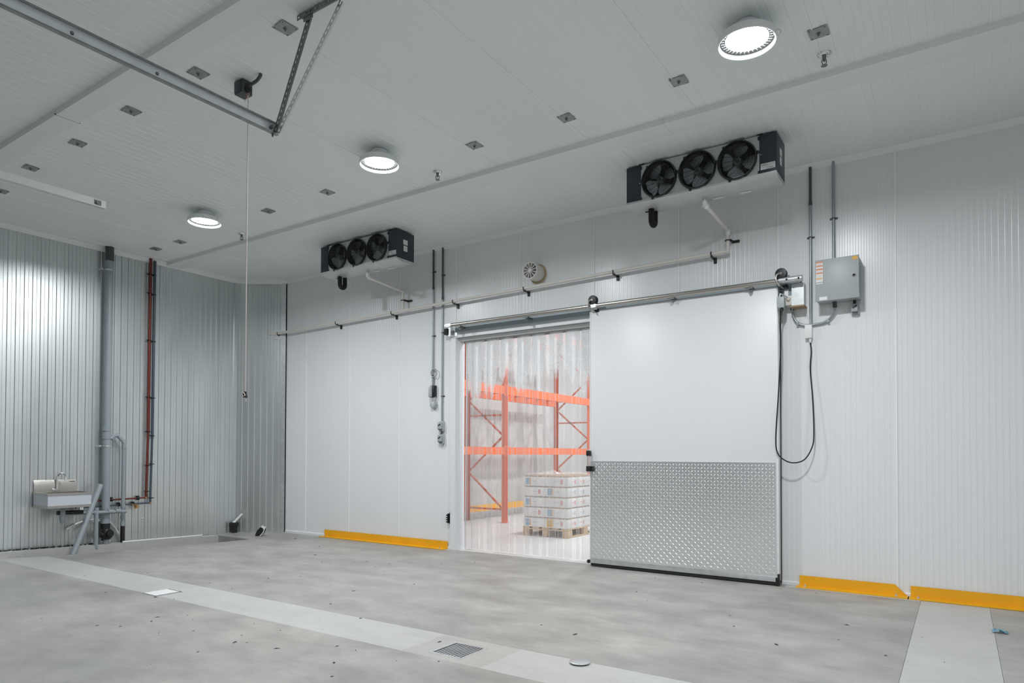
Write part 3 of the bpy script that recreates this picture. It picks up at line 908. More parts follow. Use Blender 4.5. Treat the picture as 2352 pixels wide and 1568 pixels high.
m = MB(); m.tube([(-1.475, RYc, RZ), (-1.262, RYc, RZ)], .032, 18); sl = part(m, 'end_sleeve', 'galvanised_bright', rail)
m = MB()
for hx in (-1.40, -1.29): m.lathe([(0, .034), (.009, .034), (.009, .028)], (hx, RYc, RZ - .002), 'y', 12)
part(m, 'bolt_hole', 'void_dark', sl)
m = MB()
for hx in (-1.40, -1.385): m.cyl((hx, RYc, RZ + .03), (hx, RYc, RZ + .045), .006, 8)
part(m, 'set_screw', 'galvanised_dark', sl)
m = MB(); m.box(-1.375, -1.262, 7.02, W + .005, 2.775, 2.995); ep = part(m, 'end_plate', 'galvanised_bright', rail, 'blotchy galvanised end plate')
m = MB()
for hx in (-1.355, -1.285): m.lathe([(0, .002), (.004, .002)], (hx, 7.02, 2.955), 'y', 8)
part(m, 'screw', 'print_dark', ep)
m = MB(); m.box(-1.385, -1.255, 7.0, W + .005, 2.762, 2.775); part(m, 'end_plate_lip', 'carton_brown', rail)
m = MB(); m.box(-1.472, -1.385, 7.06, W + .002, 2.83, 2.99); part(m, 'motor_plate', 'rail_blue_grey', rail)
m = MB(); m.box(-1.448, -1.41, 7.045, 7.06, 2.85, 2.96); part(m, 'motor_bracket', 'galvanised_bright', rail)

# ---- things beside the door head
m = MB(); m.box(-5.835, -5.775, 7.03, 7.10, 2.925, 3.010, .004)
bs = thing('bumper_stop', 'small black rubber stop beside the left end of the rail', 'stop', (-5.8, 7.09, 2.92))
part(m, 'rubber_block', 'black_rubber', bs)
m = MB(); m.box(-5.775, -5.735, 7.05, W, 2.90, 3.03); m.box(-5.75, -5.66, 7.10, 7.115, 2.905, 2.99); part(m, 'steel_bracket', 'galvanised_bright', bs)
m = MB(); m.lathe([(0, .006), (.010, .006), (.010, 0)], (-5.71, 7.10, 2.96), 'y', 10); part(m, 'bolt', 'galvanised_dark', bs)

st = thing('door_stop', 'black ribbed door stop low on the white wall', 'stop', (-5.78, W, .36))
m = MB(); m.box(-5.80, -5.745, W - .028, W, .345, .505, .004); part(m, 'back_plate', 'black_plastic', st)
m = MB()
for z in (.37, .40, .43, .46): m.box(-5.822, -5.80, W - .07, W - .01, z, z + .016); 
m.box(-5.812, -5.79, W - .055, W - .01, .36, .49); part(m, 'stop_teeth', 'black_plastic', st)

ub = thing('limit_switch', 'small grey switch box at the upper door corner', 'switch', (-1.45, 7.0, 2.75))
m = MB(); m.box(-1.497, -1.428, 6.93, 6.998, 2.755, 2.862, .004); part(m, 'switch_body', 'box_grey', ub)
m = MB(); m.cyl((-1.455, 6.965, 2.756), (-1.455, 6.965, 2.728), .014, 12); part(m, 'cable_gland', 'black_plastic', ub)
m = MB(); m.tube([(-1.478, 6.97, 2.862), (-1.47, 6.97, 2.90), (-1.44, 6.98, 2.885), (-1.42, 7.0, 2.87), (-1.40, 7.03, 2.85)], .007, 8); part(m, 'flex_arm', 'galvanised_bright', ub)
m = MB(); m.box(-1.440, -1.375, 7.03, W, 2.79, 2.885, .006); m.ball((-1.405, 7.025, 2.85), .022, 8); part(m, 'tape_wrap', 'pvc_cream', ub, 'cream tape wrapped joint')

# control cabinet
cb = thing('control_cabinet', 'grey wall cabinet with warning labels and round lock', 'cabinet', (-.96, W, 2.78))
CX0, CX1, CZ0, CZ1, CY = -1.147, -.770, 2.778, 3.170, 6.955
m = MB(); m.box(CX0 + .006, CX1 - .004, CY + .012, W, CZ0 + .003, CZ1 - .003, .003); body = part(m, 'cabinet_body', 'cabinet_grey', cb)
m = MB(); m.box(CX0, CX1, CY - .004, CY + .011, CZ0 - .003, CZ1 + .003, .002); dr = part(m, 'cabinet_door', 'cabinet_grey', cb)
m = MB()
for k in range(7): m.box(CX1 - .0045, CX1 - .002, CY + .04, CY + .055, CZ0 + .05 + k * .042, CZ0 + .08 + k * .042)
part(m, 'side_vent', 'void_dark', body)
m = MB(); m.lathe([(0, .009), (.009, .009)], (CX1 - .040, CY - .004, 2.985), 'y', 16); kl = MB(); kl.lathe([(.018, 0), (.018, .005), (.010, .008), (.0095, .002)], (CX1 - .040, CY - .004, 2.985), 'y', 18)
lk = part(kl, 'lock', 'chrome', dr); part(m, 'key_hole', 'void_dark', lk)
SX0, SX1 = CX0 + .008, CX0 + .068
m = MB(); m.box(SX0, SX1, CY - .0052, CY - .0040, 2.942, 3.155); sk = part(m, 'warning_label', 'sticker_white', dr, 'white label with orange warning bars')
m = MB()
for z in (3.143, 3.108, 3.076, 3.040): m.box(SX0 + .001, SX1, CY - .0058, CY - .0050, z, z + .011)
part(m, 'warning_bar', 'sticker_orange', sk)
m = MB(); m.box(SX0 + .004, SX1 - .004, CY - .0058, CY - .0050, 2.985, 3.002); part(m, 'caution_bar', 'sticker_pale_orange', sk)
m = MB(); m.box(SX0, SX1, CY - .0058, CY - .0050, 2.951, 2.960); part(m, 'grey_bar', 'sticker_grey', sk)
m = MB()
for z in (3.128, 3.120, 3.095, 3.088, 3.062, 3.055, 3.025, 3.017): m.box(SX0 + .006, SX1 - .008, CY - .0057, CY - .0050, z, z + .002)
part(m, 'print_lines', 'print_grey', sk)
m = MB(); m.box(CX1 - .056, CX1 - .010, CY - .0052, CY - .0040, 3.132, 3.164); part(m, 'caution_sticker', 'sticker_yellow', dr, 'yellow sticker')
m = MB(); m.box(CX0 + .036, CX0 + .105, CY - .0052, CY - .0040, 2.783, 2.815); part(m, 'rating_sticker', 'sticker_white', dr)

def rotary_box(name, label, x0, x1, z0, z1, dpt, grp=None, handle_flip=1):
    t = thing(name, label, 'switch', ((x0 + x1) / 2, W, z0), grp)
    m = MB(); m.box(x0, x1, W - dpt * .55, W, z0, z1, .004); b = part(m, 'switch_base', 'box_grey', t)
    m = MB(); m.box(x0 + .006, x1 - .010, W - dpt, W - dpt * .5, z0 + (z1 - z0) * .22, z1 - (z1 - z0) * .10, .003); c = part(m, 'switch_cover', 'cabinet_grey', t)
    cx_, cz_ = (x0 + x1) / 2, z0 + (z1 - z0) * .62
    m = MB(); m.bar((cx_ - .018, W - dpt - .006, cz_ - .010), (cx_ + .014, W - dpt - .006, cz_ + .010), .008, .010); m.ball((cx_ + .014, W - dpt - .006, cz_ + .010), .008, 8); part(m, 'rotary_handle', 'black_plastic', c)
    m = MB(); m.box(x0 + .012, x1 - .014, W - dpt + .004, W - dpt * .5, z0 + (z1 - z0) * .14, z0 + (z1 - z0) * .22); part(m, 'switch_lip', 'conduit_dark', c)
    return t
rs = rotary_box('isolator_switch', 'grey rotary switch box hanging below the control cabinet', -.858, -.788, 2.645, 2.752, .075)
m = MB(); m.cyl((-.825, 7.10, 2.75), (-.825, 7.10, 2.783), .013, 10); part(m, 'conduit_nipple', 'black_plastic', rs)

jb = thing('junction_box', 'white junction box with cable below the conduit bends', 'box', (-1.233, W, 2.45))
m = MB(); m.box(-1.270, -1.203, W - .055, W, 2.455, 2.585, .004); part(m, 'box_body', 'sticker_white', jb)
m = MB(); m.cyl((-1.222, 7.12, 2.456), (-1.222, 7.12, 2.425), .013, 12); m.cyl((-1.222, 7.12, 2.425), (-1.222, 7.12, 2.412), .009, 12); part(m, 'cable_gland', 'sticker_white', jb)

# hanging door cable
def smooth_path(pts, n=8):
    out = []
    P = [Vector(p) for p in pts]
    P = [P[0] * 2 - P[1]] + P + [P[-1] * 2 - P[-2]]
    for i in range(1, len(P) - 2):
        for k in range(n):
            t = k / n
            out.append(0.5 * ((2 * P[i]) + (-P[i - 1] + P[i + 1]) * t + (2 * P[i - 1] - 5 * P[i] + 4 * P[i + 1] - P[i + 2]) * t * t + (-P[i - 1] + 3 * P[i] - 3 * P[i + 1] + P[i + 2]) * t ** 3))
    out.append(P[-2])
    return out
m = MB()
cabpts = [(-1.455, 6.965, 2.728), (-1.472, 6.965, 2.62), (-1.468, 6.965, 2.35), (-1.490, 6.96, 1.9), (-1.516, 6.96, 1.48), (-1.500, 6.965, 1.32), (-1.43, 6.98, 1.245), (-1.345, 7.0, 1.225), (-1.26, 7.03, 1.262), (-1.20, 7.06, 1.38), (-1.187, 7.08, 1.52), (-1.200, 7.10, 1.85), (-1.222, 7.11, 2.15), (-1.214, 7.12, 2.32), (-1.222, 7.12, 2.412)]
m.tube(smooth_path(cabpts), .0065, 8)
solo(m, 'door_cable', 'black_rubber', 'black cable looping down between sliding door and junction box', 'cable')

# ================================================================== CONDUITS ON THE WHITE WALL
def conduit(name, label, x, z0, z1, r, mat_top, mat, split, clips, grp='wall conduits', Yc=None):
    Yc = Yc or W - r - .008
    t = thing(name, label, 'conduit', (x, W, z0), grp)
    if split:
        m = MB(); m.cyl((x, Yc, split), (x, Yc, z1), r, 12); part(m, 'upper_length', mat_top, t)
        m = MB(); m.cyl((x, Yc, split - .02), (x, Yc, split + .02), r * 1.25, 12); part(m, 'coupling', mat_top, t)
        m = MB(); m.cyl((x, Yc, z0), (x, Yc, split), r, 12); part(m, 'lower_length', mat, t)
    else:
        m = MB(); m.cyl((x, Yc, z0), (x, Yc, z1), r, 12); part(m, 'tube', mat, t)
    for cz in clips:
        m = MB(); m.box(x - r - .022, x + r + .022, W - .006, W - .0015, cz - .009, cz + .009)
        m.tube([(x + (r + .003) * math.cos(a * math.pi / 8), Yc - (r + .003) * math.sin(a * math.pi / 8), cz) for a in range(9)], .0045, 6)
        part(m, 'conduit_clip', 'conduit_dark', t)
    return t
c_a = conduit('conduit', 'short grey conduit ending at the door sensor', -6.11, 2.02, H - .03, .013, 'conduit_dark', 'conduit_grey', 3.62, (3.85, 2.95))
c_b = conduit('conduit', 'long grey conduit feeding two switch boxes by the doorway', -5.942, 1.755, H - .005, .012, 'conduit_dark', 'conduit_grey', 3.46, (3.78, 2.98, 2.10))
c_c = conduit('conduit', 'dark conduit dropping to the white junction box', -1.217, 2.583, H - .03, .0135, 'conduit_dark', 'conduit_grey', 3.80, (3.46,))
c_d = conduit('conduit', 'dark conduit dropping into the top of the control cabinet', -1.008, CZ1 - .002, H - .02, .0135, 'conduit_dark', 'conduit_grey', None, (3.61,))
cv = thing('conduit', 'curved grey conduits joining rail motor, junction box and cabinet', 'conduit', (-1.23, W, 2.58), 'wall conduits')
m = MB(); m.tube(smooth_path([(-1.386, 7.11, 2.765), (-1.386, 7.115, 2.74), (-1.372, 7.12, 2.672), (-1.335, 7.12, 2.618), (-1.285, 7.125, 2.593), (-1.235, 7.128, 2.588), (-1.18, 7.128, 2.590), (-1.10, 7.125, 2.600), (-1.045, 7.12, 2.632), (-1.005, 7.10, 2.69), (-.995, 7.08, 2.735)]), .0115, 12); part(m, 'bend', 'conduit_grey', cv)
m = MB(); m.cyl((-.995, 7.08, 2.725), (-.995, 7.075, 2.782), .018, 12); m.tube([(-1.386 + .016 * math.cos(t * math.pi / 6), 7.11, 2.765 + .016 * math.sin(t * math.pi / 6)) for t in range(12)], .005, 6, closed=True); part(m, 'connector', 'conduit_dark', cv)
for (x, z, a) in ((-1.335, 2.618, .8), (-1.062, 2.617, -.6)):
    m = MB(); m.bar((x - .020 * math.sin(a), W - .045, z - .020 * math.cos(a)), (x + .020 * math.sin(a), W - .045, z + .020 * math.cos(a)), .010, .012); m.box(x - .008, x + .008, W - .045, W - .001, z - .02, z - .010)
    part(m, 'conduit_clip', 'conduit_grey', cv)

g = 'switch boxes beside the doorway'
s1 = rotary_box('isolator_switch', 'upper of two small grey rotary switches beside the doorway', -5.985, -5.905, 1.615, 1.752, .075, g)
s2 = rotary_box('isolator_switch', 'lower of two small grey rotary switches beside the doorway', -5.985, -5.905, 1.445, 1.575, .075, g)
m = MB(); m.cyl((-5.942, 7.12, 1.57), (-5.942, 7.12, 1.62), .014, 10); part(m, 'nipple', 'conduit_dark', s2)
m = MB(); m.tube([(-5.935, 7.12, 1.447), (-5.935, 7.12, 1.395)], .020, 10, r2=.003); part(m, 'blank_cone', 'box_grey', s2)

al = thing('door_sensor', 'black and silver sensor above a grey box on the short conduit', 'sensor', (-6.09, W, 2.0))
m = MB(); m.box(-6.12, -6.055, W - .065, W, 2.255 - .17, 2.255, .003); part(m, 'sensor_body', 'black_plastic', al)
m = MB(); m.box(-6.135, -6.118, W - .085, W - .01, 2.09, 2.25, .002); m.box(-6.132, -6.085, W - .075, W - .064, 2.095, 2.25); part(m, 'sensor_plate', 'galvanised_bright', al)
m = MB(); m.lathe([(0, .0), (.055, .0), (.058, .02), (.045, .06), (.02, .07), (0, .07)], (-6.088, W, 1.985), 'y', 8); part(m, 'lower_box', 'box_grey', al)
m = MB(); m.lathe([(.02, 0), (.028, .03), (.03, .07), (.026, .085)], (-6.082, 7.12, 2.02), 'z', 12); part(m, 'clear_dome', 'galvanised_bright', al)
m = MB()
for q in range(3): m.tube([(-6.075 + (.045 + .002 * q) * math.cos(t * math.pi / 12), 7.115 - .008 * q, 2.43 + (.062 - .004 * q) * math.sin(t * math.pi / 12)) for t in range(24)], .0055, 6, closed=True)
part(m, 'wire_coil', 'galvanised_bright', al)
m = MB(); m.tube(smooth_path([(-6.07, 7.11, 2.37), (-6.065, 7.11, 2.31), (-6.08, 7.11, 2.25)]), .003, 6); m.box(-6.115, -6.095, 7.10, 7.125, 2.385, 2.405); part(m, 'wire', 'conduit_dark', al)

# ================================================================== CREAM DRAIN PIPE
dp = thing('drain_pipe', 'long cream condensate drain pipe sloping along the white wall', 'pipe', (-5.8, W, 3.29))
PY = 7.06
def pz(x): return 3.297 + (x + 9.577) * (3.440 - 3.297) / 7.557
m = MB(); m.tube([(-9.62, PY - .01, pz(-9.6)), (-2.02, PY, pz(-2.02))], .0205, 14); part(m, 'main_run', 'pvc_cream', dp)
m = MB(); m.ball((-2.012, PY, pz(-2.02)), .028, 12); m.tube([(-2.01, PY, pz(-2.02)), (-2.008, PY, 3.66), (-2.02, 6.42, 3.70), (-2.03, 6.376, 3.72), (-2.037, 6.376, 3.75)], .0195, 14); part(m, 'riser', 'pvc_cream', dp)
m = MB(); m.ball((-2.008, PY, 3.655), .028, 12); m.cyl((-2.008, PY, 3.60), (-2.008, PY, 3.65), .025, 12); part(m, 'elbow', 'pvc_white', dp)
m = MB(); m.ball((-2.025, 6.395, 3.705), .028, 12); m.cyl((-2.03, 6.376, 3.70), (-2.037, 6.376, 3.752), .025, 12); part(m, 'elbow', 'pvc_white', dp)
bx = -6.62
m = MB(); m.tube([(bx, PY, pz(bx)), (bx, PY, 3.63), (-6.63, 6.45, 3.68), (-6.64, 6.391, 3.70), (-6.64, 6.391, 3.74)], .0195, 14); part(m, 'branch', 'pvc_cream', dp)
m = MB(); m.ball((bx, PY, 3.625), .026, 12); part(m, 'elbow', 'pvc_white', dp)
m = MB(); m.ball((-6.635, 6.41, 3.69), .028, 12); m.cyl((-6.64, 6.391, 3.69), (-6.64, 6.391, 3.745), .025, 12); part(m, 'elbow', 'pvc_white', dp)
m = MB(); m.tube([(bx - .045, PY, pz(bx)), (bx + .045, PY, pz(bx))], .025, 12); part(m, 'tee', 'pvc_white', dp)
clips = [(-9.42, 0), (-8.007, 0), (-6.83, 0), (-5.69, 0), (-4.55, 0), (-3.317, 0), (-2.18, 0)]
cm = None
for x, _ in clips:
    if cm is None:
        m = MB()
        m.tube([(x + .0, PY + .030 * math.cos(a * math.pi / 8), pz(x) - .030 * math.sin(a * math.pi / 8) * -1 * -1) for a in range(0, 9)], .006, 6)
        m.tube([(x, PY - .030, pz(x)), (x, PY - .026, pz(x) + .016)], .006, 6)
        m.box(x - .012, x + .012, PY - .008, W, pz(x) - .036, pz(x) - .026)
        m.box(x + .0, x + .030, W - .02, W - .001, pz(x) - .085, pz(x) - .026)
        cm = part(m, 'pipe_clip', 'black_plastic', dp); cx0 = x
    else:
        shared(cm, 'pipe_clip', dp, (x - cx0, 0, pz(x) - pz(cx0)))
for x, z in ((bx, 3.50), (-2.009, 3.55)):
    m = MB(); m.tube([(x + .027 * math.cos(a * math.pi / 8), PY - .027 * math.sin(a * math.pi / 8), z) for a in range(17)], .006, 6)
    m.box(x + .02, x + .10, W - .02, W - .001, z - .012, z + .012); m.box(x + .02, x + .034, PY, W - .001, z - .012, z + .012)
    part(m, 'pipe_clip', 'black_plastic', dp)
m = MB(); m.tube([(-9.44, 7.05, pz(-9.44)), (-9.56, 6.98, pz(-9.5) - .004)], .0215, 12); part(m, 'end_length', 'pvc_cream', dp)

# round vent cap in the wall
vt = thing('vent_cap', 'round cream vent pipe with spoked grille on the white wall', 'vent', (-4.44, W, 3.47))
VC = (-4.40, 0, 3.572)
m = MB(); m.lathe([(.106, .0), (.122, .0), (.123, .012), (.114, .020), (.104, .014)], (VC[0], W, VC[2]), 'y', 32); part(m, 'sealant_ring', 'foam_tan', vt, 'tan foam sealant ring')
m = MB(); m.lathe([(.104, -.01), (.104, .19), (.100, .195), (.097, .19), (.097, -.01)], (VC[0], W, VC[2]), 'y', 32); part(m, 'vent_pipe', 'pvc_cream', vt)
m = MB(); m.lathe([(0, .02), (.097, .02)], (VC[0], W, VC[2]), 'y', 32); part(m, 'vent_mesh', 'print_grey', vt)
m = MB(); m.tube([(VC[0] + .1 * math.cos(2 * math.pi * j / 32), W - .195, VC[2] + .1 * math.sin(2 * math.pi * j / 32)) for j in range(32)], .007, 6, closed=True)
for k in range(6):
    a = k * math.pi / 6 + .2; m.bar((VC[0] - .1 * math.cos(a), W - .195, VC[2] - .1 * math.sin(a)), (VC[0] + .1 * math.cos(a), W - .195, VC[2] + .1 * math.sin(a)), .008, .008)
m.lathe([(0, .202), (.018, .202), (.018, .190), (0, .190)], (VC[0], W, VC[2]), 'y', 14); part(m, 'spoke_grille', 'pvc_white', vt)

# ================================================================== YELLOW GUARDS
def guard(name, label, x0, x1, slope0, slope1, grp='yellow wall guards'):
    t = thing(name, label, 'guard', ((x0 + x1) / 2, W, 0), grp)
    h = .108; yb = W - .014
    m = MB(); m.prism([(x0, 0), (x1 + (.0 if not slope1 else .0), 0), (x1 - slope1, h), (x0 + slope0, h)], lambda a, b, q: (a, q, b), yb - .008, yb); part(m, 'upright_leg', 'guard_yellow', t)
    m = MB(); m.box(x0 - .02, x1, yb - .105, yb - .008, .002, .011); part(m, 'floor_leg', 'guard_yellow', t)
    for bxx in (x0 + .06, x1 - .10):
        m = MB(); m.lathe([(0, .034), (.006, .034), (.006, .024), (.012, .022), (.012, .012), (.018, .0105), (.018, .010)], (bxx, yb - .055, 0), 'z', 8); part(m, 'anchor_bolt', 'galvanised_bright', t)
    return t
guard('wall_guard', 'long yellow steel angle guard left of the doorway', -8.33, -5.838, 0, 0)
guard('wall_guard', 'yellow angle guard with slanting end right of the sliding door', -1.333, -.395, 0, .115)
guard('wall_guard', 'yellow angle guard at the right edge of the picture', -.383, .56, 0, .12)

# ================================================================== STRIP CURTAIN
sc_ = thing('strip_curtain', 'clear plastic strip curtain, frosted at the top, filling the doorway', 'curtain', (-4.5, 7.28, 0))
m = MB(); m.box(DX0 + .02, DX1 - .02, 7.262, 7.290, DZ - .065, DZ - .036); part(m, 'hanging_rail', 'stainless', sc_)
def strip(x, wd, yc, bow, sway):
    vs = []; fs = []; uvs = []
    nu, nzv = 7, 12
    zt, zb_ = DZ - .045, .012
    for side in (0, 1):
        for i in range(nzv + 1):
            s = i / nzv; z = zt + (zb_ - zt) * s
            for j in range(nu + 1):
                u = j / nu
                cu_ = bow * (1 - (2 * u - 1) ** 2) * (1.0 - .35 * s) + sway * math.sin(s * 2.6) 
                vs.append(Vector((x + (u - .5) * wd + .006 * math.sin(s * 4 + x * 9), yc + cu_ + side * .002, z)))
                uvs.append((u, z))
    base = (nzv + 1) * (nu + 1)
    for side in (0, 1):
        for i in range(nzv):
            for j in range(nu):
                a = side * base + i * (nu + 1) + j
                q = (a, a + 1, a + nu + 2, a + nu + 1)
                fs.append(q if not side else q[::-1])
    me = bpy.data.meshes.new('strip')
    off = ORG[sc_]
    me.from_pydata([v - off for v in vs], [], fs)
    ul = me.uv_layers.new(name='UVMap')
    for p in me.polygons:
        for li in p.loop_indices: ul.data[li].uv = uvs[me.loops[li].vertex_index]
    me.polygons.foreach_set('use_smooth', [True] * len(me.polygons))
    me.materials.append(MATS['pvc_clear'])
    o = bpy.data.objects.new('curtain_strip', me)
    COL.objects.link(o); o.parent = sc_; ORG[o] = off
for k in range(9):
    strip(DX0 + .145 + k * .243 + random.uniform(-.012, .012), .205, 7.296, .010, random.uniform(-.010, .010))
for k in range(10):
    strip(DX0 + .105 - .072 + .09 * (k == 0) + k * .241 + random.uniform(-.012, .012), .205 if k else .13, 7.256, -.012, random.uniform(-.008, .012))

# ================================================================== CEILING FITTINGS
def make_plate():
    t = thing('ceiling_plate', '', 'plate')
    m = MB(); m.box(-.061, .061, -.061, .061, -.006, -.001); part(m, 'plate', 'plate_zinc', t)
    m = MB(); m.lathe([(0, -.026), (.005, -.026), (.005, -.018), (.010, -.016), (.010, -.009), (.015, -.007), (.015, -.005)], n=10); part(m, 'hanger_nut', 'galvanised_dark', t)
    for a in (-1, 1):
        for b in (-1, 1):
            m = MB(); m.ball((a * .049, b * .049, -.007), .0045, 6); part(m, 'screw', 'galvanised_dark', t)
    return t
plate0 = make_plate()
far = [(1880, 74), (1559, 185), (1301, 270), (1090, 333), (752, 441), (616, 484), (413, 555), (358, 571)]
near = [(655, 63), (455, 167), (301, 254), (178, 328), (70, 385), (2, 438)]
ordn = ['first', 'second', 'third', 'fourth', 'fifth', 'sixth', 'seventh', 'eighth']
k = 0
for row, nm in ((far, 'in the far row beside the lamps'), (near, 'in the near row beside the door track')):
    for i, (px, py) in enumerate(row):
        o = plate0 if k == 0 else copy_tree(plate0)
        p = onZ(H, px, py)
        o.location = (p.x, p.y, H - .001)
        o.rotation_euler.z = random.uniform(-.10, .10)
        tag(o, 'square zinc ceiling plate, %s from the right %s' % (ordn[i], nm), 'plate', 'ceiling hanger plates')
        k += 1
def make_sprinkler():
    t = thing('sprinkler', '', 'sprinkler')
    m = MB(); m.lathe([(.012, -.012), (.030, -.014), (.040, -.004), (.042, 0), (.036, 0), (.026, -.008), (.012, -.006)], n=24); part(m, 'escutcheon', 'chrome', t)
    m = MB(); m.lathe([(0, 0), (.011, 0), (.012, -.030), (.008, -.034), (.007, -.044), (0, -.045)], n=12); part(m, 'sprinkler_body', 'galvanised_dark', t)
    m = MB()
    for s in (-1, 1): m.tube([(s * .010, 0, -.030), (s * .016, 0, -.044), (s * .010, 0, -.062), (0, 0, -.068)], .003, 6)
    part(m, 'frame_arm', 'galvanised_dark', t)
    m = MB(); m.lathe([(0, -.068), (.018, -.068), (.020, -.071), (0, -.072)], n=14); part(m, 'deflector', 'galvanised_dark', t)
    return t
sp0 = make_sprinkler()
for i, (px, py, lab) in enumerate(((1893, 128, 'chrome ceiling sprinkler nearest the camera, by the first plate'), (1005, 397, 'chrome ceiling sprinkler beside the middle lamp'), (555, 538, 'chrome ceiling sprinkler farthest away, by the last lamp'))):
    o = sp0 if i == 0 else copy_tree(sp0)
    p = onZ(H - .01, px, py)
    o.location = (p.x, p.y, H - .001)
    o.rotation_euler.z = .6
    o.scale = (1.15,) * 3
    tag(o, lab, 'sprinkler', 'ceiling sprinklers')

# ---- overhead door tracks with perforated hangers
HY = 2.84
e1 = onY(HY, 626, 296)           # end of the near track
def chan(mb, x, z, y0, y1, s, hh=.075, lip=.034):
    t = .003
    mb.box(min(x, x + s * t), max(x, x + s * t), y0, y1, z - hh / 2, z + hh / 2)
    for q in (-1, 1):
        zz = z + q * hh / 2
        mb.box(min(x, x + s * lip), max(x, x + s * lip), y0, y1, zz - t / 2, zz + t / 2)
        mb.box(min(x + s * lip, x + s * (lip - t)), max(x + s * lip, x + s * (lip - t)), y0, y1, min(zz, zz - q * .012), max(zz, zz - q * .012))
def perf(mb, p, q, side, wd=.036, pitch=.040):
    """perforated flange between p and q, wd wide along side"""
    p = Vector(p); q = Vector(q); d = (q - p); L = d.length; d.normalize()
    s = Vector(side); s = (s - d * s.dot(d)).normalized()
    rl = wd * .30
    th = s.cross(d)
    mb.bar(p + s * rl / 2, q + s * rl / 2, rl, .0028, s)
    mb.bar(p + s * (wd - rl / 2), q + s * (wd - rl / 2), rl, .0028, s)
    n = int(L / pitch)
    for i in range(n + 1):
        c = p + d * min(L, i * pitch); ln = pitch * (.62 if i % 2 else .40)
        a = c - d * ln / 2 if i else c
        mb.bar(a + s * wd / 2, min(c + d * ln / 2, q, key=lambda w_: (w_ - p).length) + s * wd / 2, wd * .42, .0028, s)
T1X, T1Z = e1.x, e1.z
tk = thing('door_track', 'near galvanised overhead door track hung on perforated angles', 'track', (T1X, 1.0, T1Z), 'overhead door tracks')
m = MB(); m.box(T1X, T1X + .003, YB + .02, HY + .03, T1Z - .036, T1Z + .036); part(m, 'track_web', 'track_lit_zinc', tk)  # web paler than the rest of the steel, its lit look put into colour
for q, nm in ((1, 'top_lip'), (-1, 'bottom_lip')):
    zz_ = T1Z + q * .0375
    m = MB(); m.box(T1X, T1X + .028, YB + .02, HY + .03, zz_ - .0015, zz_ + .0015); m.box(T1X + .025, T1X + .028, YB + .02, HY + .03, min(zz_, zz_ - q * .007), max(zz_, zz_ - q * .007)); part(m, nm, 'plate_zinc', tk)  # darker zinc paints the shade on the lips
topA = onZ(H - .02, 703, 30); topB = onZ(H - .02, 779, -6)
m = MB(); perf(m, (T1X + .01, HY, T1Z - .02), (topA.x, HY, H - .03), (1, 0, 0)); perf(m, (T1X + .01, HY, T1Z - .02), (topA.x, HY, H - .03), (0, 1, 0)); part(m, 'perforated_hanger', 'galvanised_dark', tk, 'dark perforated steel angle')
m = MB(); perf(m, (T1X + .03, HY + .012, T1Z - .02), (topB.x, HY + .012, H - .03), (1, 0, 0)); perf(m, (T1X + .03, HY + .012, T1Z - .02), (topB.x, HY + .012, H - .03), (0, 1, 0)); part(m, 'perforated_hanger', 'galvanised', tk, 'bright perforated steel angle')
m = MB(); perf(m, (topA.x - .08, HY - .02, H - .012), (topA.x + .75, HY - .02, H - .012), (0, 1, 0), .045); perf(m, (topA.x - .08, HY - .02, H - .012), (topA.x + .75, HY - .02, H - .012), (0, 0, -1), .036); part(m, 'ceiling_angle', 'galvanised_dark', tk, 'dark perforated angle bolted to the ceiling')
m = MB(); m.box(topA.x - .02, topA.x + .07, HY - .018, HY - .014, H - .075, H - .01); part(m, 'gusset', 'galvanised_dark', tk)
m = MB(); m.cyl((T1X + .003, HY - .02, T1Z), (T1X + .028, HY - .02, T1Z), .011, 8); m.ball((T1X + .03, HY - .02, T1Z), .010, 8); m.cyl((T1X + .015, HY - .01, T1Z - .04), (T1X + .015, HY - .01, T1Z - .06), .007, 8); part(m, 'bolt', 'galvanised_dark', tk)
m = MB(); m.box(T1X, T1X + .004, HY + .0, HY + .05, T1Z - .035, T1Z + .035); part(m, 'end_plate', 'track_lit_zinc', tk)
for q in (1.0, 1.9, 2.35): 
    m = MB(); m.ball((T1X + .005, q - .3, T1Z), .010, 8); part(m, 'rivet', 'galvanised_dark', tk)
e2 = onY(HY + .02, 243, 471)
T2X, T2Z = e2.x, e2.z
t2k = thing('door_track', 'far galvanised overhead door track at the left picture edge', 'track', (T2X, 1.0, T2Z), 'overhead door tracks')
m = MB(); chan(m, T2X, T2Z, YB + .02, HY + .02, -1, .062); part(m, 'track_channel', 'galvanised_bright', t2k)
m = MB(); m.box(T2X, T2X + .004, YB + .02, HY + .02, T2Z - .031, T2Z + .031); part(m, 'track_web', 'sticker_white', t2k)  # white sheet on the galvanised channel paints its brightly lit side
m = MB(); m.cyl((T2X + .003, HY - .05, T2Z), (T2X + .016, HY - .05, T2Z), .016, 8); m.box(T2X + .003, T2X + .008, HY - .075, HY - .02, T2Z - .02, T2Z + .02); part(m, 'bolt', 'galvanised_dark', t2k)
m = MB(); perf(m, (T2X - .02, 1.2, T2Z), (T2X - .02, 1.2, H), (1, 0, 0)); perf(m, (T2X - .02, 1.2, T2Z), (T2X - .02, 1.2, H), (0, 1, 0)); part(m, 'perforated_hanger', 'galvanised_dark', t2k)

# ---- unseen overhead door for the tracks, added dark for the kick plate's reflection
principled('door_charcoal', (0.045, 0.048, 0.052), 0.5)
od = thing('overhead_door', 'unseen sectional overhead door, added dark behind the photographer for the reflection', 'door', ((T1X + T2X) / 2, YB, 0))
for k in range(6):
    m = MB(); m.box(T2X - .3, T1X + .25, YB + .001, YB + .05, k * .52 + .004, k * .52 + .516, .006); part(m, 'door_section', 'door_charcoal', od)

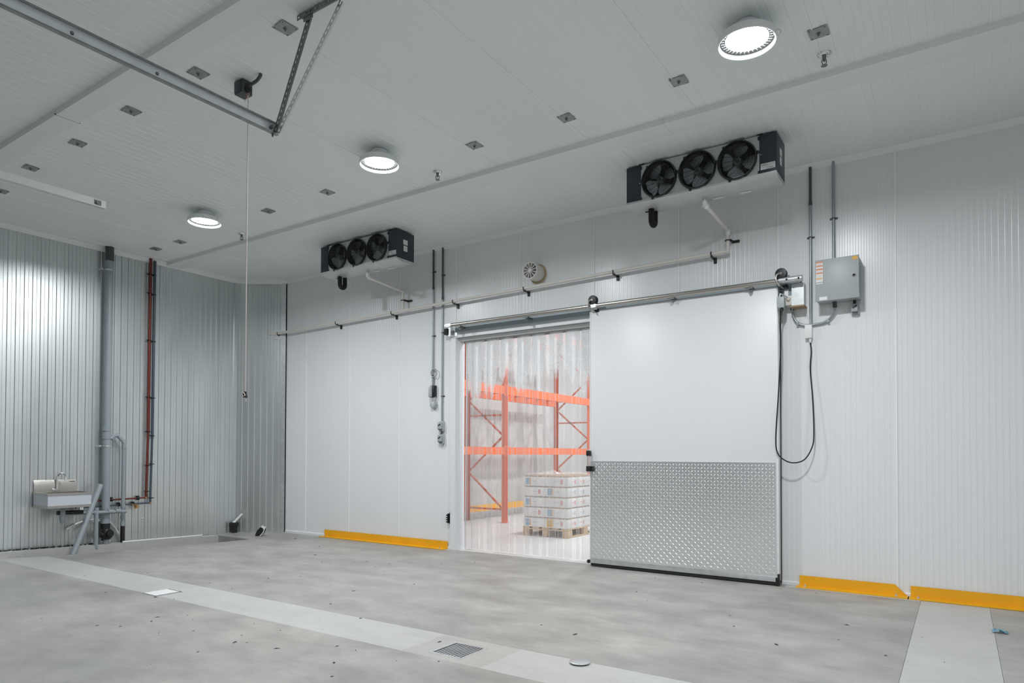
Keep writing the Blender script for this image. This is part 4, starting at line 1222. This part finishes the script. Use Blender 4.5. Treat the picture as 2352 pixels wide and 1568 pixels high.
# ---- pull switch with cord
bx_ = onZ(4.10, 560, 215)
ps = thing('pull_switch', 'dark grey ceiling switch box with long pull cord and bent conduit', 'switch', (bx_.x, bx_.y, H))
QX, QY = bx_.x, bx_.y
m = MB(); m.box(QX - .055, QX + .045, QY - .045, QY + .045, H - .105, H - .001, .004); part(m, 'switch_body', 'conduit_dark', ps)
m = MB(); m.box(QX - .050, QX + .040, QY - .051, QY - .0455, H - .098, H - .008, .002); part(m, 'switch_cover', 'navy_paint', ps)
m = MB(); m.lathe([(0, 0), (.022, 0), (.024, .012), (.020, .02), (0, .02)], (QX + .045, QY, H - .075), 'x', 14); part(m, 'lever', 'black_plastic', ps)
m = MB(); m.cyl((QX + .045, QY, H - .045), (QX + .075, QY, H - .045), .019, 12); part(m, 'gland', 'conduit_dark', ps)
m = MB(); m.tube(smooth_path([(QX + .07, QY, H - .045), (QX + .12, QY, H - .044), (QX + .17, QY, H - .036), (QX + .205, QY, H - .015), (QX + .21, QY, H + .0)]), .013, 10); part(m, 'bent_conduit', 'conduit_dark', ps)
cl = onY(QY, 560, 905)
ctop = Vector((QX + .055, QY - .0, H - .125)); 
pbot = Vector((ctop.x, ctop.y, cl.z + .02))
m = MB(); m.tube([ctop, ((ctop.x * .5 + pbot.x * .5), QY, (ctop.z + pbot.z) / 2), pbot], .0042, 8); pc = part(m, 'pull_cord', 'cord_white', ps, 'thin pale pull cord')
m = MB(); m.tube([(ctop.x + .012 * math.cos(t * math.pi / 6), ctop.y, ctop.z + .012 + .012 * math.sin(t * math.pi / 6)) for t in range(12)], .0018, 5, closed=True); m.tube([ctop, (ctop.x - .03, ctop.y, ctop.z - .02), (ctop.x - .042, ctop.y, ctop.z - .035)], .002, 5); m.tube([ctop, (ctop.x, ctop.y, ctop.z - .09)], .0035, 6); part(m, 'knot_loop', 'cord_orange', pc)
m = MB(); m.tube([(pbot.x, QY, pbot.z), (pbot.x - .006, QY, pbot.z - .02), (pbot.x + .004, QY, pbot.z - .045)], .012, 8, r2=.017); part(m, 'toggle', 'black_plastic', pc)
m = MB(); m.tube([(pbot.x + .0, QY - .016, pbot.z - .005), (pbot.x + .016, QY - .012, pbot.z - .03), (pbot.x - .012, QY - .014, pbot.z - .04), (pbot.x + .008, QY, pbot.z - .06), (pbot.x + .012, QY, pbot.z - .075)], .004, 6); part(m, 'cord_wrap', 'cord_white', pc)

# ================================================================== PLUMBING ON THE GALVANISED WALL
SPX = -9.885
def zz(py): return .516 + (1170 - py) * .00606
sp_ = thing('soil_pipe', 'thick grey vertical soil pipe on the galvanised wall', 'pipe', (SPX, 4.60, 0))
m = MB(); m.cyl((SPX, 4.595, .31), (SPX, 4.605, H + .01), .052, 20); part(m, 'pipe', 'pvc_grey', sp_)
for z in (zz(985), zz(1003), .355):
    m = MB(); m.cyl((SPX, 4.595, z - .03), (SPX, 4.595, z + .03), .058, 20); part(m, 'socket', 'pvc_grey', sp_)
m = MB(); m.cyl((SPX, 4.605, 3.99), (SPX, 4.605, H - .003), .0545, 20); part(m, 'top_shade', 'conduit_dark', sp_)  # dark sleeve paints the shade at the head of the pipe
for z in (1.398, 3.86):
    m = MB(); m.cyl((SPX, 4.597, z - .010), (SPX, 4.597, z + .010), .056, 20); m.box(LX + .004, SPX, 4.50, 4.512, z - .012, z + .012); m.ball((SPX - .02, 4.53, z), .012, 8); part(m, 'pipe_strap', 'galvanised_bright', sp_)
m = MB(); m.cyl((SPX, 4.595, .245), (SPX, 4.595, .325), .060, 20); part(m, 'rubber_coupling', 'black_rubber', sp_)
m = MB(); m.lathe([(0, -.075), (.05, -.07), (.078, -.035), (.082, 0), (.075, .045), (.05, .075), (.0, .08)], (SPX + .02, 4.60, .175), 'z', 18); m.tube([(SPX + .02, 4.53, .19), (SPX + .09, 4.53, .17), (SPX + .06, 4.53, .10)], .018, 8); m.lathe([(0, .10), (.045, .10), (.05, .085), (.05, .06)], (SPX + .02, 4.61, .19), 'x', 14); part(m, 'backwater_valve', 'black_plastic', sp_, 'black plastic backwater valve')
m = MB(); m.cyl((SPX + .01, 4.60, -.02), (SPX + .01, 4.60, .12), .04, 16); part(m, 'lower_stub', 'pvc_grey', sp_)
# thinner vent branch and waste line
m = MB(); m.tube([(SPX + .02, 4.64, 1.50), (SPX + .01, 4.69, 1.545), (SPX, 4.745, 1.550), (SPX, 4.832, 1.455), (SPX, 4.832, 1.40), (SPX, 4.826, .29)], .0255, 14); part(m, 'vent_branch', 'pvc_grey', sp_)
m = MB(); m.ball((SPX, 4.742, 1.550), .032, 12); m.ball((SPX, 4.832, 1.450), .032, 12); m.cyl((SPX, 4.832, 1.36), (SPX, 4.832, 1.45), .030, 12)
for z in (.55, .40): m.cyl((SPX, 4.827, z - .025), (SPX, 4.827, z + .025), .031, 12)
m.cyl((SPX, 4.826, .27), (SPX, 4.826, .33), .031, 12); part(m, 'branch_fitting', 'pvc_grey', sp_)
m = MB(); m.cyl((SPX, 4.826, .03), (SPX, 4.826, .28), .028, 12); part(m, 'black_stub', 'black_plastic', sp_)
wl = thing('waste_pipe', 'grey horizontal waste pipe under the wall sink', 'pipe', (-9.80, 4.5, 0))
WX = -9.80
m = MB(); m.tube([(WX, 4.10, .500), (WX, 4.83, .478)], .0225, 14); part(m, 'waste_run', 'pvc_grey', wl)
m = MB()
for y in (4.435, 4.62, 4.72): m.cyl((WX, y - .035, .490), (WX, y + .035, .488), .030, 12)
m.cyl((WX, 4.437, .46), (WX, 4.437, .555), .030, 12); part(m, 'fitting', 'pvc_grey', wl)
m = MB(); m.cyl((WX, 4.437, .0), (WX, 4.437, .47), .0285, 14); part(m, 'floor_stub', 'pvc_grey', wl)
m = MB(); m.lathe([(.0, 0), (.03, 0), (.036, -.02), (.036, -.10), (.030, -.17), (.018, -.19), (0, -.195)], (WX + .05, 4.00, .575), 'z', 14); m.tube([(WX + .05, 4.0, .50), (WX + .03, 4.05, .50), (WX, 4.12, .50)], .022, 10); part(m, 'sink_trap', 'pvc_grey', wl)
m = MB(); m.tube([(WX + .045, 3.94, .52), (WX + .04, 4.25, .515)], .026, 10); part(m, 'trap_arm', 'black_plastic', wl)

# hot and cold supply pipes
def supply(name, label, y, ztop, zlow, r, mat, ytail, clips, xc):
    t = thing(name, label, 'pipe', (xc, y, zlow), 'supply pipes on the galvanised wall')
    m = MB(); m.cyl((xc, y + .02, zlow + .95), (xc, y + .028, ztop), r * 1.25, 12); part(m, 'insulated_length', mat, t)
    m = MB(); m.cyl((xc, y, zlow), (xc, y + .02, zlow + 1.0), r, 12); part(m, 'drop_length', mat, t)
    m = MB(); m.tube([(xc, y, zlow), (xc, ytail, zlow - .012)], r * .62, 10); part(m, 'tail_run', mat if 'red' in mat else 'pipe_blue_black', t)
    m = MB(); m.ball((xc, y, zlow), r * 1.15, 10); part(m, 'copper_elbow', 'brass', t)
    for z in clips:
        m = MB(); m.box(LX + .004, xc, y + .016 - .008, y + .016 + .008, z - .008, z + .008); m.tube([(xc + (r + .008) * math.cos(a * math.pi / 6), y + .016 + (r + .008) * math.sin(a * math.pi / 6), z) for a in range(12)], .006, 6, closed=True); m.box(xc - .006, xc + .006, y - .025, y + .055, z - .005, z + .005)
        part(m, 'pipe_clip', 'black_plastic', t)
    return t
SX_ = LX + .05
hot = supply('supply_pipe', 'dark red copper supply pipe beside the soil pipe', 5.183, H - .005, .648, .016, 'copper_red', 4.36, (3.95, 3.67, 2.97, 2.13, 1.62, 1.12, .74), SX_)
cold = supply('supply_pipe', 'blue black supply pipe right of the red pipe', 5.245, H - .03, .568, .016, 'pipe_blue_black', 4.30, (3.95, 3.66, 2.96, 2.12, 1.56, 1.14, .64), SX_)
m = MB(); m.cyl((SX_, 5.02, .552), (SX_ + .05, 5.02, .548), .014, 10); m.cyl((SX_ + .02, 5.02, .55), (SX_ + .02, 5.025, .50), .016, 10); m.lathe([(0, .075), (.022, .075), (.022, .062), (0, .062)], (SX_, 5.03, .53), 'x', 10); m.cyl((SX_ + .02, 4.97, .56), (SX_ + .02, 5.02, .545), .010, 8); part(m, 'brass_valve', 'brass', cold, 'small brass drain valve')
for y in (4.70, 5.07): 
    m = MB(); m.box(LX + .004, SX_ + .02, y - .010, y + .010, .62, .68); m.ball((SX_ + .02, y, .645), .018, 8); part(m, 'tail_clip', 'black_plastic', hot)
for y in (4.80, 5.00): 
    m = MB(); m.box(LX + .004, SX_ + .02, y - .010, y + .010, .545, .60); part(m, 'tail_clip', 'black_plastic', cold)
for ya_, za_, wh_ in ((4.20, .505, 'left'), (4.275, .515, 'right')):
    m = MB(); m.box(SX_ + .01, SX_ + .05, ya_, ya_ + .045, za_, za_ + .08, .004)
    sv = solo(m, 'shutoff_valve', 'sticker_white', 'white shut-off valve under the sink, %s of the two' % wh_, 'valve', 'shut-off valves under the sink')
    m = MB(); m.lathe([(0, .054), (.010, .054), (.012, .049)], (SX_, ya_ + .0225, za_ + .06), 'x', 10); part(m, 'valve_port', 'black_plastic', sv)

# wall sink
sk = thing('wall_sink', 'stainless wall hung hand sink with gooseneck faucet', 'sink', (-9.78, 4.0, .59))
SY0, SY1, SXF = 3.755, 4.262, -9.55
m = MB()
m.prism([(LX + .008, .785), (LX + .040, .785), (LX + .040, .885), (LX + .014, .945), (LX + .008, .945)], lambda a, b, t: (a, t, b), SY0, SY1); part(m, 'splashback', 'stainless', sk)
m = MB()
m.box(SXF - .012, SXF + .012, SY0 - .012, SY1 + .0, .760, .788); m.box(LX + .041, SXF - .012, SY0 - .012, SY0 + .02, .760, .788); m.box(LX + .041, SXF - .012, SY1 - .02, SY1, .760, .788); m.box(LX + .041, LX + .12, SY0 + .02, SY1 - .02, .775, .788)
part(m, 'rim', 'stainless', sk)
m = MB(); m.box(LX + .10, SXF - .012, SY0 + .02, SY1 - .02, .63, .634); m.box(LX + .10, LX + .105, SY0 + .02, SY1 - .02, .63, .785); m.box(SXF - .017, SXF - .012, SY0 + .02, SY1 - .02, .63, .765); m.box(LX + .10, SXF - .012, SY0 + .015, SY0 + .02, .63, .765); m.box(LX + .10, SXF - .012, SY1 - .02, SY1 - .015, .63, .765); part(m, 'basin', 'stainless', sk)
m = MB(); m.box(SXF - .010, SXF + .002, SY0 - .004, SY1 - .004, .628, .760); part(m, 'front_apron', 'sink_guard_film', sk, 'front apron covered in white film')
for ya_ in (SY0 - .004, SY1 - .010):
    m = MB(); m.box(LX + .03, SXF - .010, ya_, ya_ + .008, .628, .760); part(m, 'side_apron', 'sink_guard_film', sk)
m = MB(); m.box(LX + .03, SXF + .006, SY0 - .008, SY1 - .002, .595, .628); part(m, 'bottom_edge', 'stainless', sk)
FY = 4.005
m = MB(); m.tube([(LX + .040, FY - .03, .815), (LX + .075, FY - .03, .815)], .018, 12); m.tube([(LX + .06, FY - .03, .815), (LX + .06, FY + .03, .815)], .013, 10); fc = part(m, 'faucet_body', 'chrome', sk)
m = MB(); m.tube(smooth_path([(LX + .06, FY + .005, .815), (LX + .06, FY + .005, .90), (LX + .065, FY + .008, .985), (LX + .085, FY + .02, 1.022), (LX + .125, FY + .045, 1.028), (LX + .155, FY + .06, 1.0), (LX + .160, FY + .062, .965)]), .011, 10); part(m, 'gooseneck', 'chrome', fc)
m = MB(); m.cyl((LX + .16, FY + .062, .97), (LX + .162, FY + .063, .94), .013, 10); part(m, 'spout_tip', 'chrome', fc)
m = MB(); m.box(LX + .0145, LX + .030, SY0 + .08, SY0 + .13, .895, .925); part(m, 'white_sticker', 'sticker_white', sk)
m = MB(); m.box(LX + .012, LX + .028, SY1 - .09, SY1 - .025, .905, .922); part(m, 'dark_logo', 'print_dark', sk)
for y in (SY0 + .005, SY1 - .01):
    m = MB(); m.prism([(LX + .04, .785), (LX + .012, .945), (LX + .008, .945), (LX + .008, .785)], lambda a, b, t: (a, t, b), y - .004, y); part(m, 'splash_end', 'stainless', sk)

# loose grey pipe leaning against the wall, its foot in the trench
pT = onX(-9.83, 231, 1113); pB = onX(-9.62, 172, 1262)
m = MB(); dvec = (pB - pT).normalized(); m.tube([pT, pB + dvec * .10], .036, 18, caps=False); m.tube([pT + dvec * .002, pB + dvec * .10], .032, 18, caps=False)
m.lathe([(0, 0)], n=3) if False else None
solo(m, 'loose_pipe', 'pvc_grey', 'loose grey plastic pipe leaning beside the wall sink', 'pipe')
# white hoses
def hose(pts, r, label, X=-9.84, grp=None):
    m = MB(); m.tube(smooth_path([onX(X, a, b) for a, b in pts]), r, 10)
    return solo(m, 'white_hose', 'pvc_white', label, 'hose', grp)
hose([(152, 1216), (172, 1204), (200, 1195), (232, 1192.5), (247, 1196), (262, 1209), (275, 1230), (283, 1247)], .013, 'white flexible hose arching behind the soil pipe to the trench', -9.957)
hose([(177, 1218), (188, 1208), (205, 1199), (232, 1195.5)], .011, 'shorter white hose end beside the leaning pipe', -9.945)
# white pipe lying on the ledge
m = MB(); m.tube([(-9.83, 4.80, .048), (-9.84, 6.0, .022)], .013, 10)
solo(m, 'white_pipe', 'pvc_white', 'thin white pipe lying on the trench ledge', 'pipe')
p = onX(LX + .012, 328, 1190)
m = MB(); m.add([(p.x, p.y - .045, p.z - .004), (p.x, p.y + .012, p.z - .012), (p.x, p.y + .018, p.z + .018), (p.x + .012, p.y - .0, p.z + .006)], [(0, 1, 3), (1, 2, 3), (2, 0, 3), (0, 2, 1)])
solo(m, 'paper_scrap', 'sticker_white', 'torn white paper tag stuck low on the galvanised wall', 'paper')

# ---- fittings at the slanting corner wall
def onC(px, py, d=0.0):
    dr_ = ray(px, py); n = cn; o = C0 + cn * d
    t = (Vector((o.x, o.y, 0)) - EYE).dot(n) / dr_.dot(n)
    return EYE + dr_ * t
def cq(mb, px0, px1, py0, py1, d0, d1):
    a = onC(px0, py0, d1); b = onC(px1, py1, d1)
    ua = (a - C0).dot(cd_); ub = (b - C0).dot(cd_)
    zt, zb_ = a.z, b.z
    vs = [chm(ua, d0, zb_), chm(ub, d0, zb_), chm(ub, d1, zb_), chm(ua, d1, zb_), chm(ua, d0, zt), chm(ub, d0, zt), chm(ub, d1, zt), chm(ua, d1, zt)]
    mb.add(vs, [(3, 2, 1, 0), (4, 5, 6, 7), (0, 1, 5, 4), (1, 2, 6, 5), (2, 3, 7, 6), (3, 0, 4, 7)])
m = MB(); cq(m, 624, 653, 758, 779, .0, .010)
solo(m, 'cover_plate', 'galvanised_bright', 'galvanised cover plate where the cream pipe enters the corner wall', 'plate')
sd = thing('sump_drain', 'white pipe elbow running from a wall plate into a black funnel', 'drain', tuple(onZ(0, 538, 1227)))
m = MB(); cq(m, 541, 567, 1169, 1190, .0, .009); part(m, 'wall_plate', 'galvanised', sd)
e = onC(556, 1180, .01); k_ = onC(538, 1199, .10)
m = MB(); m.tube([e, k_, (k_.x, k_.y, k_.z - .07)], .017, 12); m.ball(k_, .026, 10); part(m, 'white_elbow', 'pvc_white', sd)
m = MB(); m.lathe([(0, 0), (.05, 0), (.052, .06), (.058, .10), (.070, .115), (.072, .165), (.066, .17), (.05, .165), (0, .16)], (k_.x, k_.y, 0), 'z', 18); m.box(k_.x - .10, k_.x - .03, k_.y - .05, k_.y + .02, .12, .16); m.ball((k_.x + .02, k_.y - .03, .012), .035, 8, .4); part(m, 'funnel', 'black_plastic', sd)
q0 = onZ(0, 600, 1230)
wlk = thing('work_light', 'black floodlight tipped on the floor by the corner wall', 'light', (q0.x, q0.y, 0))
ax = Vector((rt.x, rt.y, 0)).normalized(); tq = Vector((-ax.y, ax.x, 0))
def wp(a, b, z): return Vector((q0.x, q0.y, 0)) + ax * a + tq * b + Vector((0, 0, z))
m = MB(); m.prism([(-.075, .0), (-.075, .03), (-.045, .09), (.0, .135), (.028, .15), (.06, .115), (.045, .065), (.015, .02), (-.02, .0)], lambda a, b, t: wp(a, t, b), -.05, .05); part(m, 'lamp_head', 'black_plastic', wlk)
m = MB(); m.tube(smooth_path([wp(.002, -.055, .005), wp(.040, -.055, .045), (wp(.062, -.055, .09)), wp(.055, -.055, .125), wp(.025, -.055, .155)]), .008, 8); m.bar(wp(.025, -.055, .155), wp(.085, -.055, .125), .035, .012); part(m, 'pale_bracket', 'sticker_white', wlk)

# ================================================================== FLOOR FITTINGS
fd = thing('floor_drain', 'square floor drain with open metal bars', 'drain', ((G1[0] + G1[1]) / 2, (G1[2] + G1[3]) / 2, 0), 'floor drains')
m = MB(); b_ = .022
m.box(G1[0], G1[1], G1[2], G1[2] + b_, -.03, .001); m.box(G1[0], G1[1], G1[3] - b_, G1[3], -.03, .001); m.box(G1[0], G1[0] + b_, G1[2] + b_, G1[3] - b_, -.03, .001); m.box(G1[1] - b_, G1[1], G1[2] + b_, G1[3] - b_, -.03, .001); part(m, 'drain_frame', 'galvanised_bright', fd)
n = 10; w_ = (G1[1] - G1[0] - 2 * b_) / n
bar0 = None
for i in range(1, n):
    x = G1[0] + b_ + i * w_
    if bar0 is None:
        m = MB(); m.box(x - .0042, x + .0042, G1[2] + b_, G1[3] - b_, -.030, -.001); bar0 = part(m, 'grate_bar', 'galvanised_bright', fd); xb0 = x
    else: shared(bar0, 'grate_bar', fd, (x - xb0, 0, 0))
m = MB(); m.box(G1[0] + .001, G1[1] - .001, G1[2] + .001, G1[3] - .001, -.10, -.031); part(m, 'drain_pit', 'void_dark', fd)
fd2 = thing('floor_drain', 'square floor drain under a pale cover sheet', 'drain', ((G2[0] + G2[1]) / 2, (G2[2] + G2[3]) / 2, 0), 'floor drains')
m = MB(); m.box(G2[0] + .004, G2[1] - .004, G2[2] + .004, G2[3] - .004, -.05, -.002); part(m, 'drain_frame', 'conduit_dark', fd2)
m = MB(); m.box(G2[0] + .012, G2[1] - .030, G2[2] + .010, G2[3] - .016, -.002, .002); part(m, 'cover_sheet', 'sticker_white', fd2)
m = MB()
for i in range(9): m.box(G2[1] - .026, G2[1] - .008, G2[2] + .02 + i * .024, G2[2] + .032 + i * .024, -.002, .001)
part(m, 'grate_teeth', 'galvanised_bright', fd2)
co = thing('cleanout_cover', 'round metal cleanout cover standing proud of the pale strip', 'cover', (-1.977, 3.715, 0))
m = MB(); m.lathe([(0, .0), (.055, .0), (.058, .006), (.058, .008)], (-1.977, 3.715, 0), 'z', 28); part(m, 'cover_base', 'black_rubber', co)
m = MB(); m.lathe([(.0, .016), (.058, .016), (.064, .013), (.064, .008), (0, .008)], (-1.977, 3.715, 0), 'z', 28); part(m, 'cover_disc', 'galvanised_bright', co)
# crumpled blue paper
m = MB(); bxp, byp = .235, 6.09
pts = []
for i in range(7):
    for j in range(4): pts.append((bxp - .05 + i * .0165 + random.uniform(-.004, .004), byp - .028 + j * .018 + random.uniform(-.005, .005), .003 + random.uniform(0, .026) * (1 if 0 < i < 6 else .3)))
m.add(pts, [(i * 4 + j, i * 4 + j + 1, i * 4 + j + 5, i * 4 + j + 4) for i in range(6) for j in range(3)])
solo(m, 'paper_scrap', 'blue_paper', 'crumpled blue paper on the concrete at the right', 'paper', smooth=False)
# crumbs and splinters lying on the slab
m = MB(); rr_ = random.Random(3)
for i in range(70):
    x = rr_.uniform(-8.5, .1); y = rr_.uniform(3.0, 6.9)
    if rr_.random() < .4: x, y = rr_.uniform(-6.5, -2.5), rr_.uniform(2.2, 3.2)
    s = rr_.uniform(.004, .011); a = rr_.uniform(0, 3); e_ = rr_.uniform(1, 3.2)
    dx_, dy_ = math.cos(a) * s * e_, math.sin(a) * s * e_
    m.add([(x - dx_, y - dy_, .0005), (x + dy_ * .4, y - dx_ * .4, .0005), (x + dx_, y + dy_, .0005), (x - dy_ * .4, y + dx_ * .4, .0005), (x, y, .0005 + s * .6)], [(0, 1, 4), (1, 2, 4), (2, 3, 4), (3, 0, 4), (3, 2, 1, 0)])
solo(m, 'floor_crumbs', 'print_dark', 'dark crumbs and splinters scattered over the concrete', 'debris', kind='stuff', smooth=False)

# ================================================================== COLD STORE CONTENTS
FX, BXk = -7.2, -8.10
rk = thing('pallet_rack', 'orange pallet racking seen through the strip curtain', 'rack', (-7.6, 10.5, 0))
RHt = 4.6
up0 = None
def upright(x, y):
    m = MB()
    m.box(x - .045, x - .039, y - .04, y + .04, 0, RHt); m.box(x - .039, x + .045, y - .04, y - .035, 0, RHt); m.box(x - .039, x + .045, y + .035, y + .04, 0, RHt)
    m.box(x - .07, x + .07, y - .06, y + .06, 0, .006)
    return m
for y in (7.60, 10.50, 14.0):
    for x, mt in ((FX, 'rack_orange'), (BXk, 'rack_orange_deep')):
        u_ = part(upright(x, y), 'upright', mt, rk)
        if x == FX and y == 10.5:
            m = MB()
            for k in range(80): m.box(FX + .004, FX + .014, y - .0412, y - .0395, .08 + k * .055, .105 + k * .055)
            part(m, 'slot_row', 'void_dark', u_)
    for k, (za, zb2) in enumerate(((.25, .95), (.95, 1.65), (1.65, 2.35), (2.35, 3.05), (3.05, 3.75))):
        m = MB()
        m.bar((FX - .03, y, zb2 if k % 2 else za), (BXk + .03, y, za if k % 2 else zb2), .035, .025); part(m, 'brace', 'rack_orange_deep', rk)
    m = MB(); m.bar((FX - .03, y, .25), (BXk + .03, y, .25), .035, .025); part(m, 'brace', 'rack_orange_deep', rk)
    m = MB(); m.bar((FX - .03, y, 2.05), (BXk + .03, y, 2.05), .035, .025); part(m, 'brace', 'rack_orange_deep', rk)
for ya, yb in ((7.64, 10.46), (10.54, 13.96)):
    for z0, z1 in ((2.44, 2.60), (1.295, 1.435), (3.75, 3.90)):
        for x, mt in ((FX, 'rack_orange'), (BXk, 'rack_orange')):
            m = MB(); m.box(x - .028, x + .028, ya, yb, z0, z1); m.box(x - .028, x + .005, ya, yb, z1 - .02, z1 + .0); b_ = part(m, 'beam', mt, rk)
            m = MB()
            for ye in (ya, yb): m.box(x + .028 if x == FX else x - .034, x + .034 if x == FX else x - .028, ye - .03, ye + .03, z0 - .03, z1 + .03)
            part(m, 'beam_connector', 'rack_orange', b_)
    if True:
        m = MB()
        y = ya + .25
        while y < yb:
            m.box(BXk + .03, FX - .03, y, y + .06, 2.545, 2.58); y += .45
        part(m, 'deck_support', 'rack_orange_deep', rk)
# low kerb with a yellow rail behind the rack
m = MB(); m.box(RX0, -8.12, RY0 + .01, RY1 - .01, 0, .12); kb = struct(m, 'trim_6', 'concrete_new', 'low concrete kerb along the store wall', smooth=False)
m = MB(); m.box(-8.35, -8.30, 7.6, 16.0, .121, .24); m.box(-8.34, -8.25, 7.6, 16.0, .121, .13)
solo(m, 'guard_rail', 'guard_yellow', 'low yellow guard rail behind the orange racking', 'guard')

# wooden pallet
PXa, PXb, PYa, PYb = -5.875, -5.045, 9.09, 10.29
pal = thing('wooden_pallet', 'wooden pallet under the stack of cartons', 'pallet', ((PXa + PXb) / 2, (PYa + PYb) / 2, 0))
def pb(nm, *a):
    m = MB(); m.box(*a, .003); part(m, nm, 'pallet_wood', pal)
for x in (PXa + .05, (PXa + PXb) / 2, PXb - .05):
    pb('bottom_board', x - .05, x + .05, PYa, PYb, 0, .022)
    for y in (PYa + .075, (PYa + PYb) / 2, PYb - .075): pb('block', x - .05, x + .05, y - .07, y + .07, .0221, .1)
    
for y in (PYa + .07, (PYa + PYb) / 2, PYb - .07): pb('stringer_board', PXa, PXb, y - .06, y + .06, .1001, .122)
for k in range(5):
    x = PXa + .06 + k * (PXb - PXa - .12) / 4
    pb('deck_board', x - .06 if k else PXa, x + .06 if k < 4 else PXb, PYa, PYb, .1221, .144)
# cartons, five layers of eight
lay = ['bottom', 'second', 'third', 'fourth', 'top']
zc = .145; CHH = .1635
bw, bd = .405, .298
def carton(kind):
    t = thing('carton', '', 'carton')
    m = MB(); m.box(-bw / 2, bw / 2, -bd / 2, bd / 2, 0, CHH - .022, .004); part(m, 'carton_body', 'carton_white', t)
    m = MB(); m.box(-bw / 2 + .012, bw / 2 - .012, -bd / 2 + .012, bd / 2 - .012, CHH - .022, CHH - .001); part(m, 'carton_rim', 'carton_brown', t)
    m = MB(); m.box(-bw / 2 - .0006, -bw / 2 + .10 - .0, -bd / 2 - .0008, -bd / 2 + .02, .0, .0) if False else None
    m = MB(); m.box(-.16, -.085, -bd / 2 - .0008, -bd / 2 + .002, .02, .125)
    if kind == 0: part(m, 'picture_print', 'print_blue', t)
    m = MB(); m.box(-.082, -.06, -bd / 2 - .0008, -bd / 2 + .002, .02, .125)
    if kind == 0: part(m, 'picture_edge', 'print_orange', t)
    if kind == 1:
        m = MB(); m.box(.07, .115, -bd / 2 - .0008, -bd / 2 + .002, .035, .105); part(m, 'red_print', 'print_red', t)
    m = MB(); m.box(-.03, .04, -bd / 2 - .0008, -bd / 2 + .002, .07, .080); part(m, 'lettering_line', 'print_grey', t)
    m = MB(); m.box(bw / 2 - .002, bw / 2 + .0008, -.04, .03, .07, .080); m.box(bw / 2 - .002, bw / 2 + .0008, .06, .10, .04, .1); part(m, 'side_print', 'print_red' if kind else 'print_grey', t)
    return t
cart = [carton(0), carton(1)]
used_c = [False, False]
for L_ in range(5):
    for i in range(2):
        for j in range(4):
            kd = (L_ + i) % 2
            if not used_c[kd]: o = cart[kd]; used_c[kd] = True
            else: o = copy_tree(cart[kd])
            jx, jy = random.uniform(-.0015, .0015), random.uniform(-.0006, .0006)
            o.location = (PXa + .01 + bw / 2 + i * (bw + .004) + jx, PYa + .004 + bd / 2 + j * (bd + .0015) + jy, zc + L_ * CHH)
            side_ = 'right' if i else 'left'
            pos_ = ['front %s corner of the pallet stack', 'second from front on %s side of the stack', 'third from front on %s side of the stack', 'rear %s corner of the pallet stack'][j] % side_
            tag(o, 'white carton, %s layer, %s' % (lay[L_], pos_), 'carton', 'cartons on the pallet')
# orange notice on the stack
m = MB(); m.box(-5.42, -5.315, PYa - .0045, PYa - .0015, zc + .012, zc + .135)
nt_ = solo(m, 'orange_notice', 'sticker_yellow', 'orange notice sheet stuck to the bottom cartons', 'notice')
m = MB()
for z, x0, x1 in ((.10, -5.39, -5.35), (.078, -5.40, -5.345), (.052, -5.395, -5.355), (.028, -5.405, -5.335)): m.box(x0, x1, PYa - .0052, PYa - .0044, zc + z, zc + z + .008)
part(m, 'print_lines', 'print_dark', nt_)
# stretch film over the stack
m = MB(); rf = random.Random(5)
nx_, ny_ = 12, 14
topz = zc + 5 * CHH + .012
g = []
for i in range(nx_ + 1):
    for j in range(ny_ + 1):
        x = PXa - .012 + (PXb - PXa + .024) * i / nx_; y = PYa - .012 + (PYb - PYa + .024) * j / ny_
        z = topz + rf.uniform(.0, .030)
        if i in (6, 7) and j in (1, 2): z += .06
        g.append((x, y, z))
m.add(g, [(i * (ny_ + 1) + j, (i + 1) * (ny_ + 1) + j, (i + 1) * (ny_ + 1) + j + 1, i * (ny_ + 1) + j + 1) for i in range(nx_) for j in range(ny_)])
# film skirt on the two visible sides
for (fx, cnt) in ((lambda s, z: (PXa - .012 + (PXb - PXa + .024) * s, PYa - .012 - rf.uniform(0, .006), z), 14), (lambda s, z: (PXb + .012 + rf.uniform(0, .006), PYa - .012 + (PYb - PYa + .024) * s, z), 16)):
    v0 = []
    rows = 9
    for r_ in range(rows + 1):
        z = topz - (topz - .20) * r_ / rows
        for c_ in range(cnt + 1): v0.append(fx(c_ / cnt, z))
    m.add(v0, [(r_ * (cnt + 1) + c_, r_ * (cnt + 1) + c_ + 1, (r_ + 1) * (cnt + 1) + c_ + 1, (r_ + 1) * (cnt + 1) + c_) for r_ in range(rows) for c_ in range(cnt)])
solo(m, 'stretch_film', 'stretch_film', 'crumpled clear stretch film wrapped over the pallet stack', 'film', smooth=False)
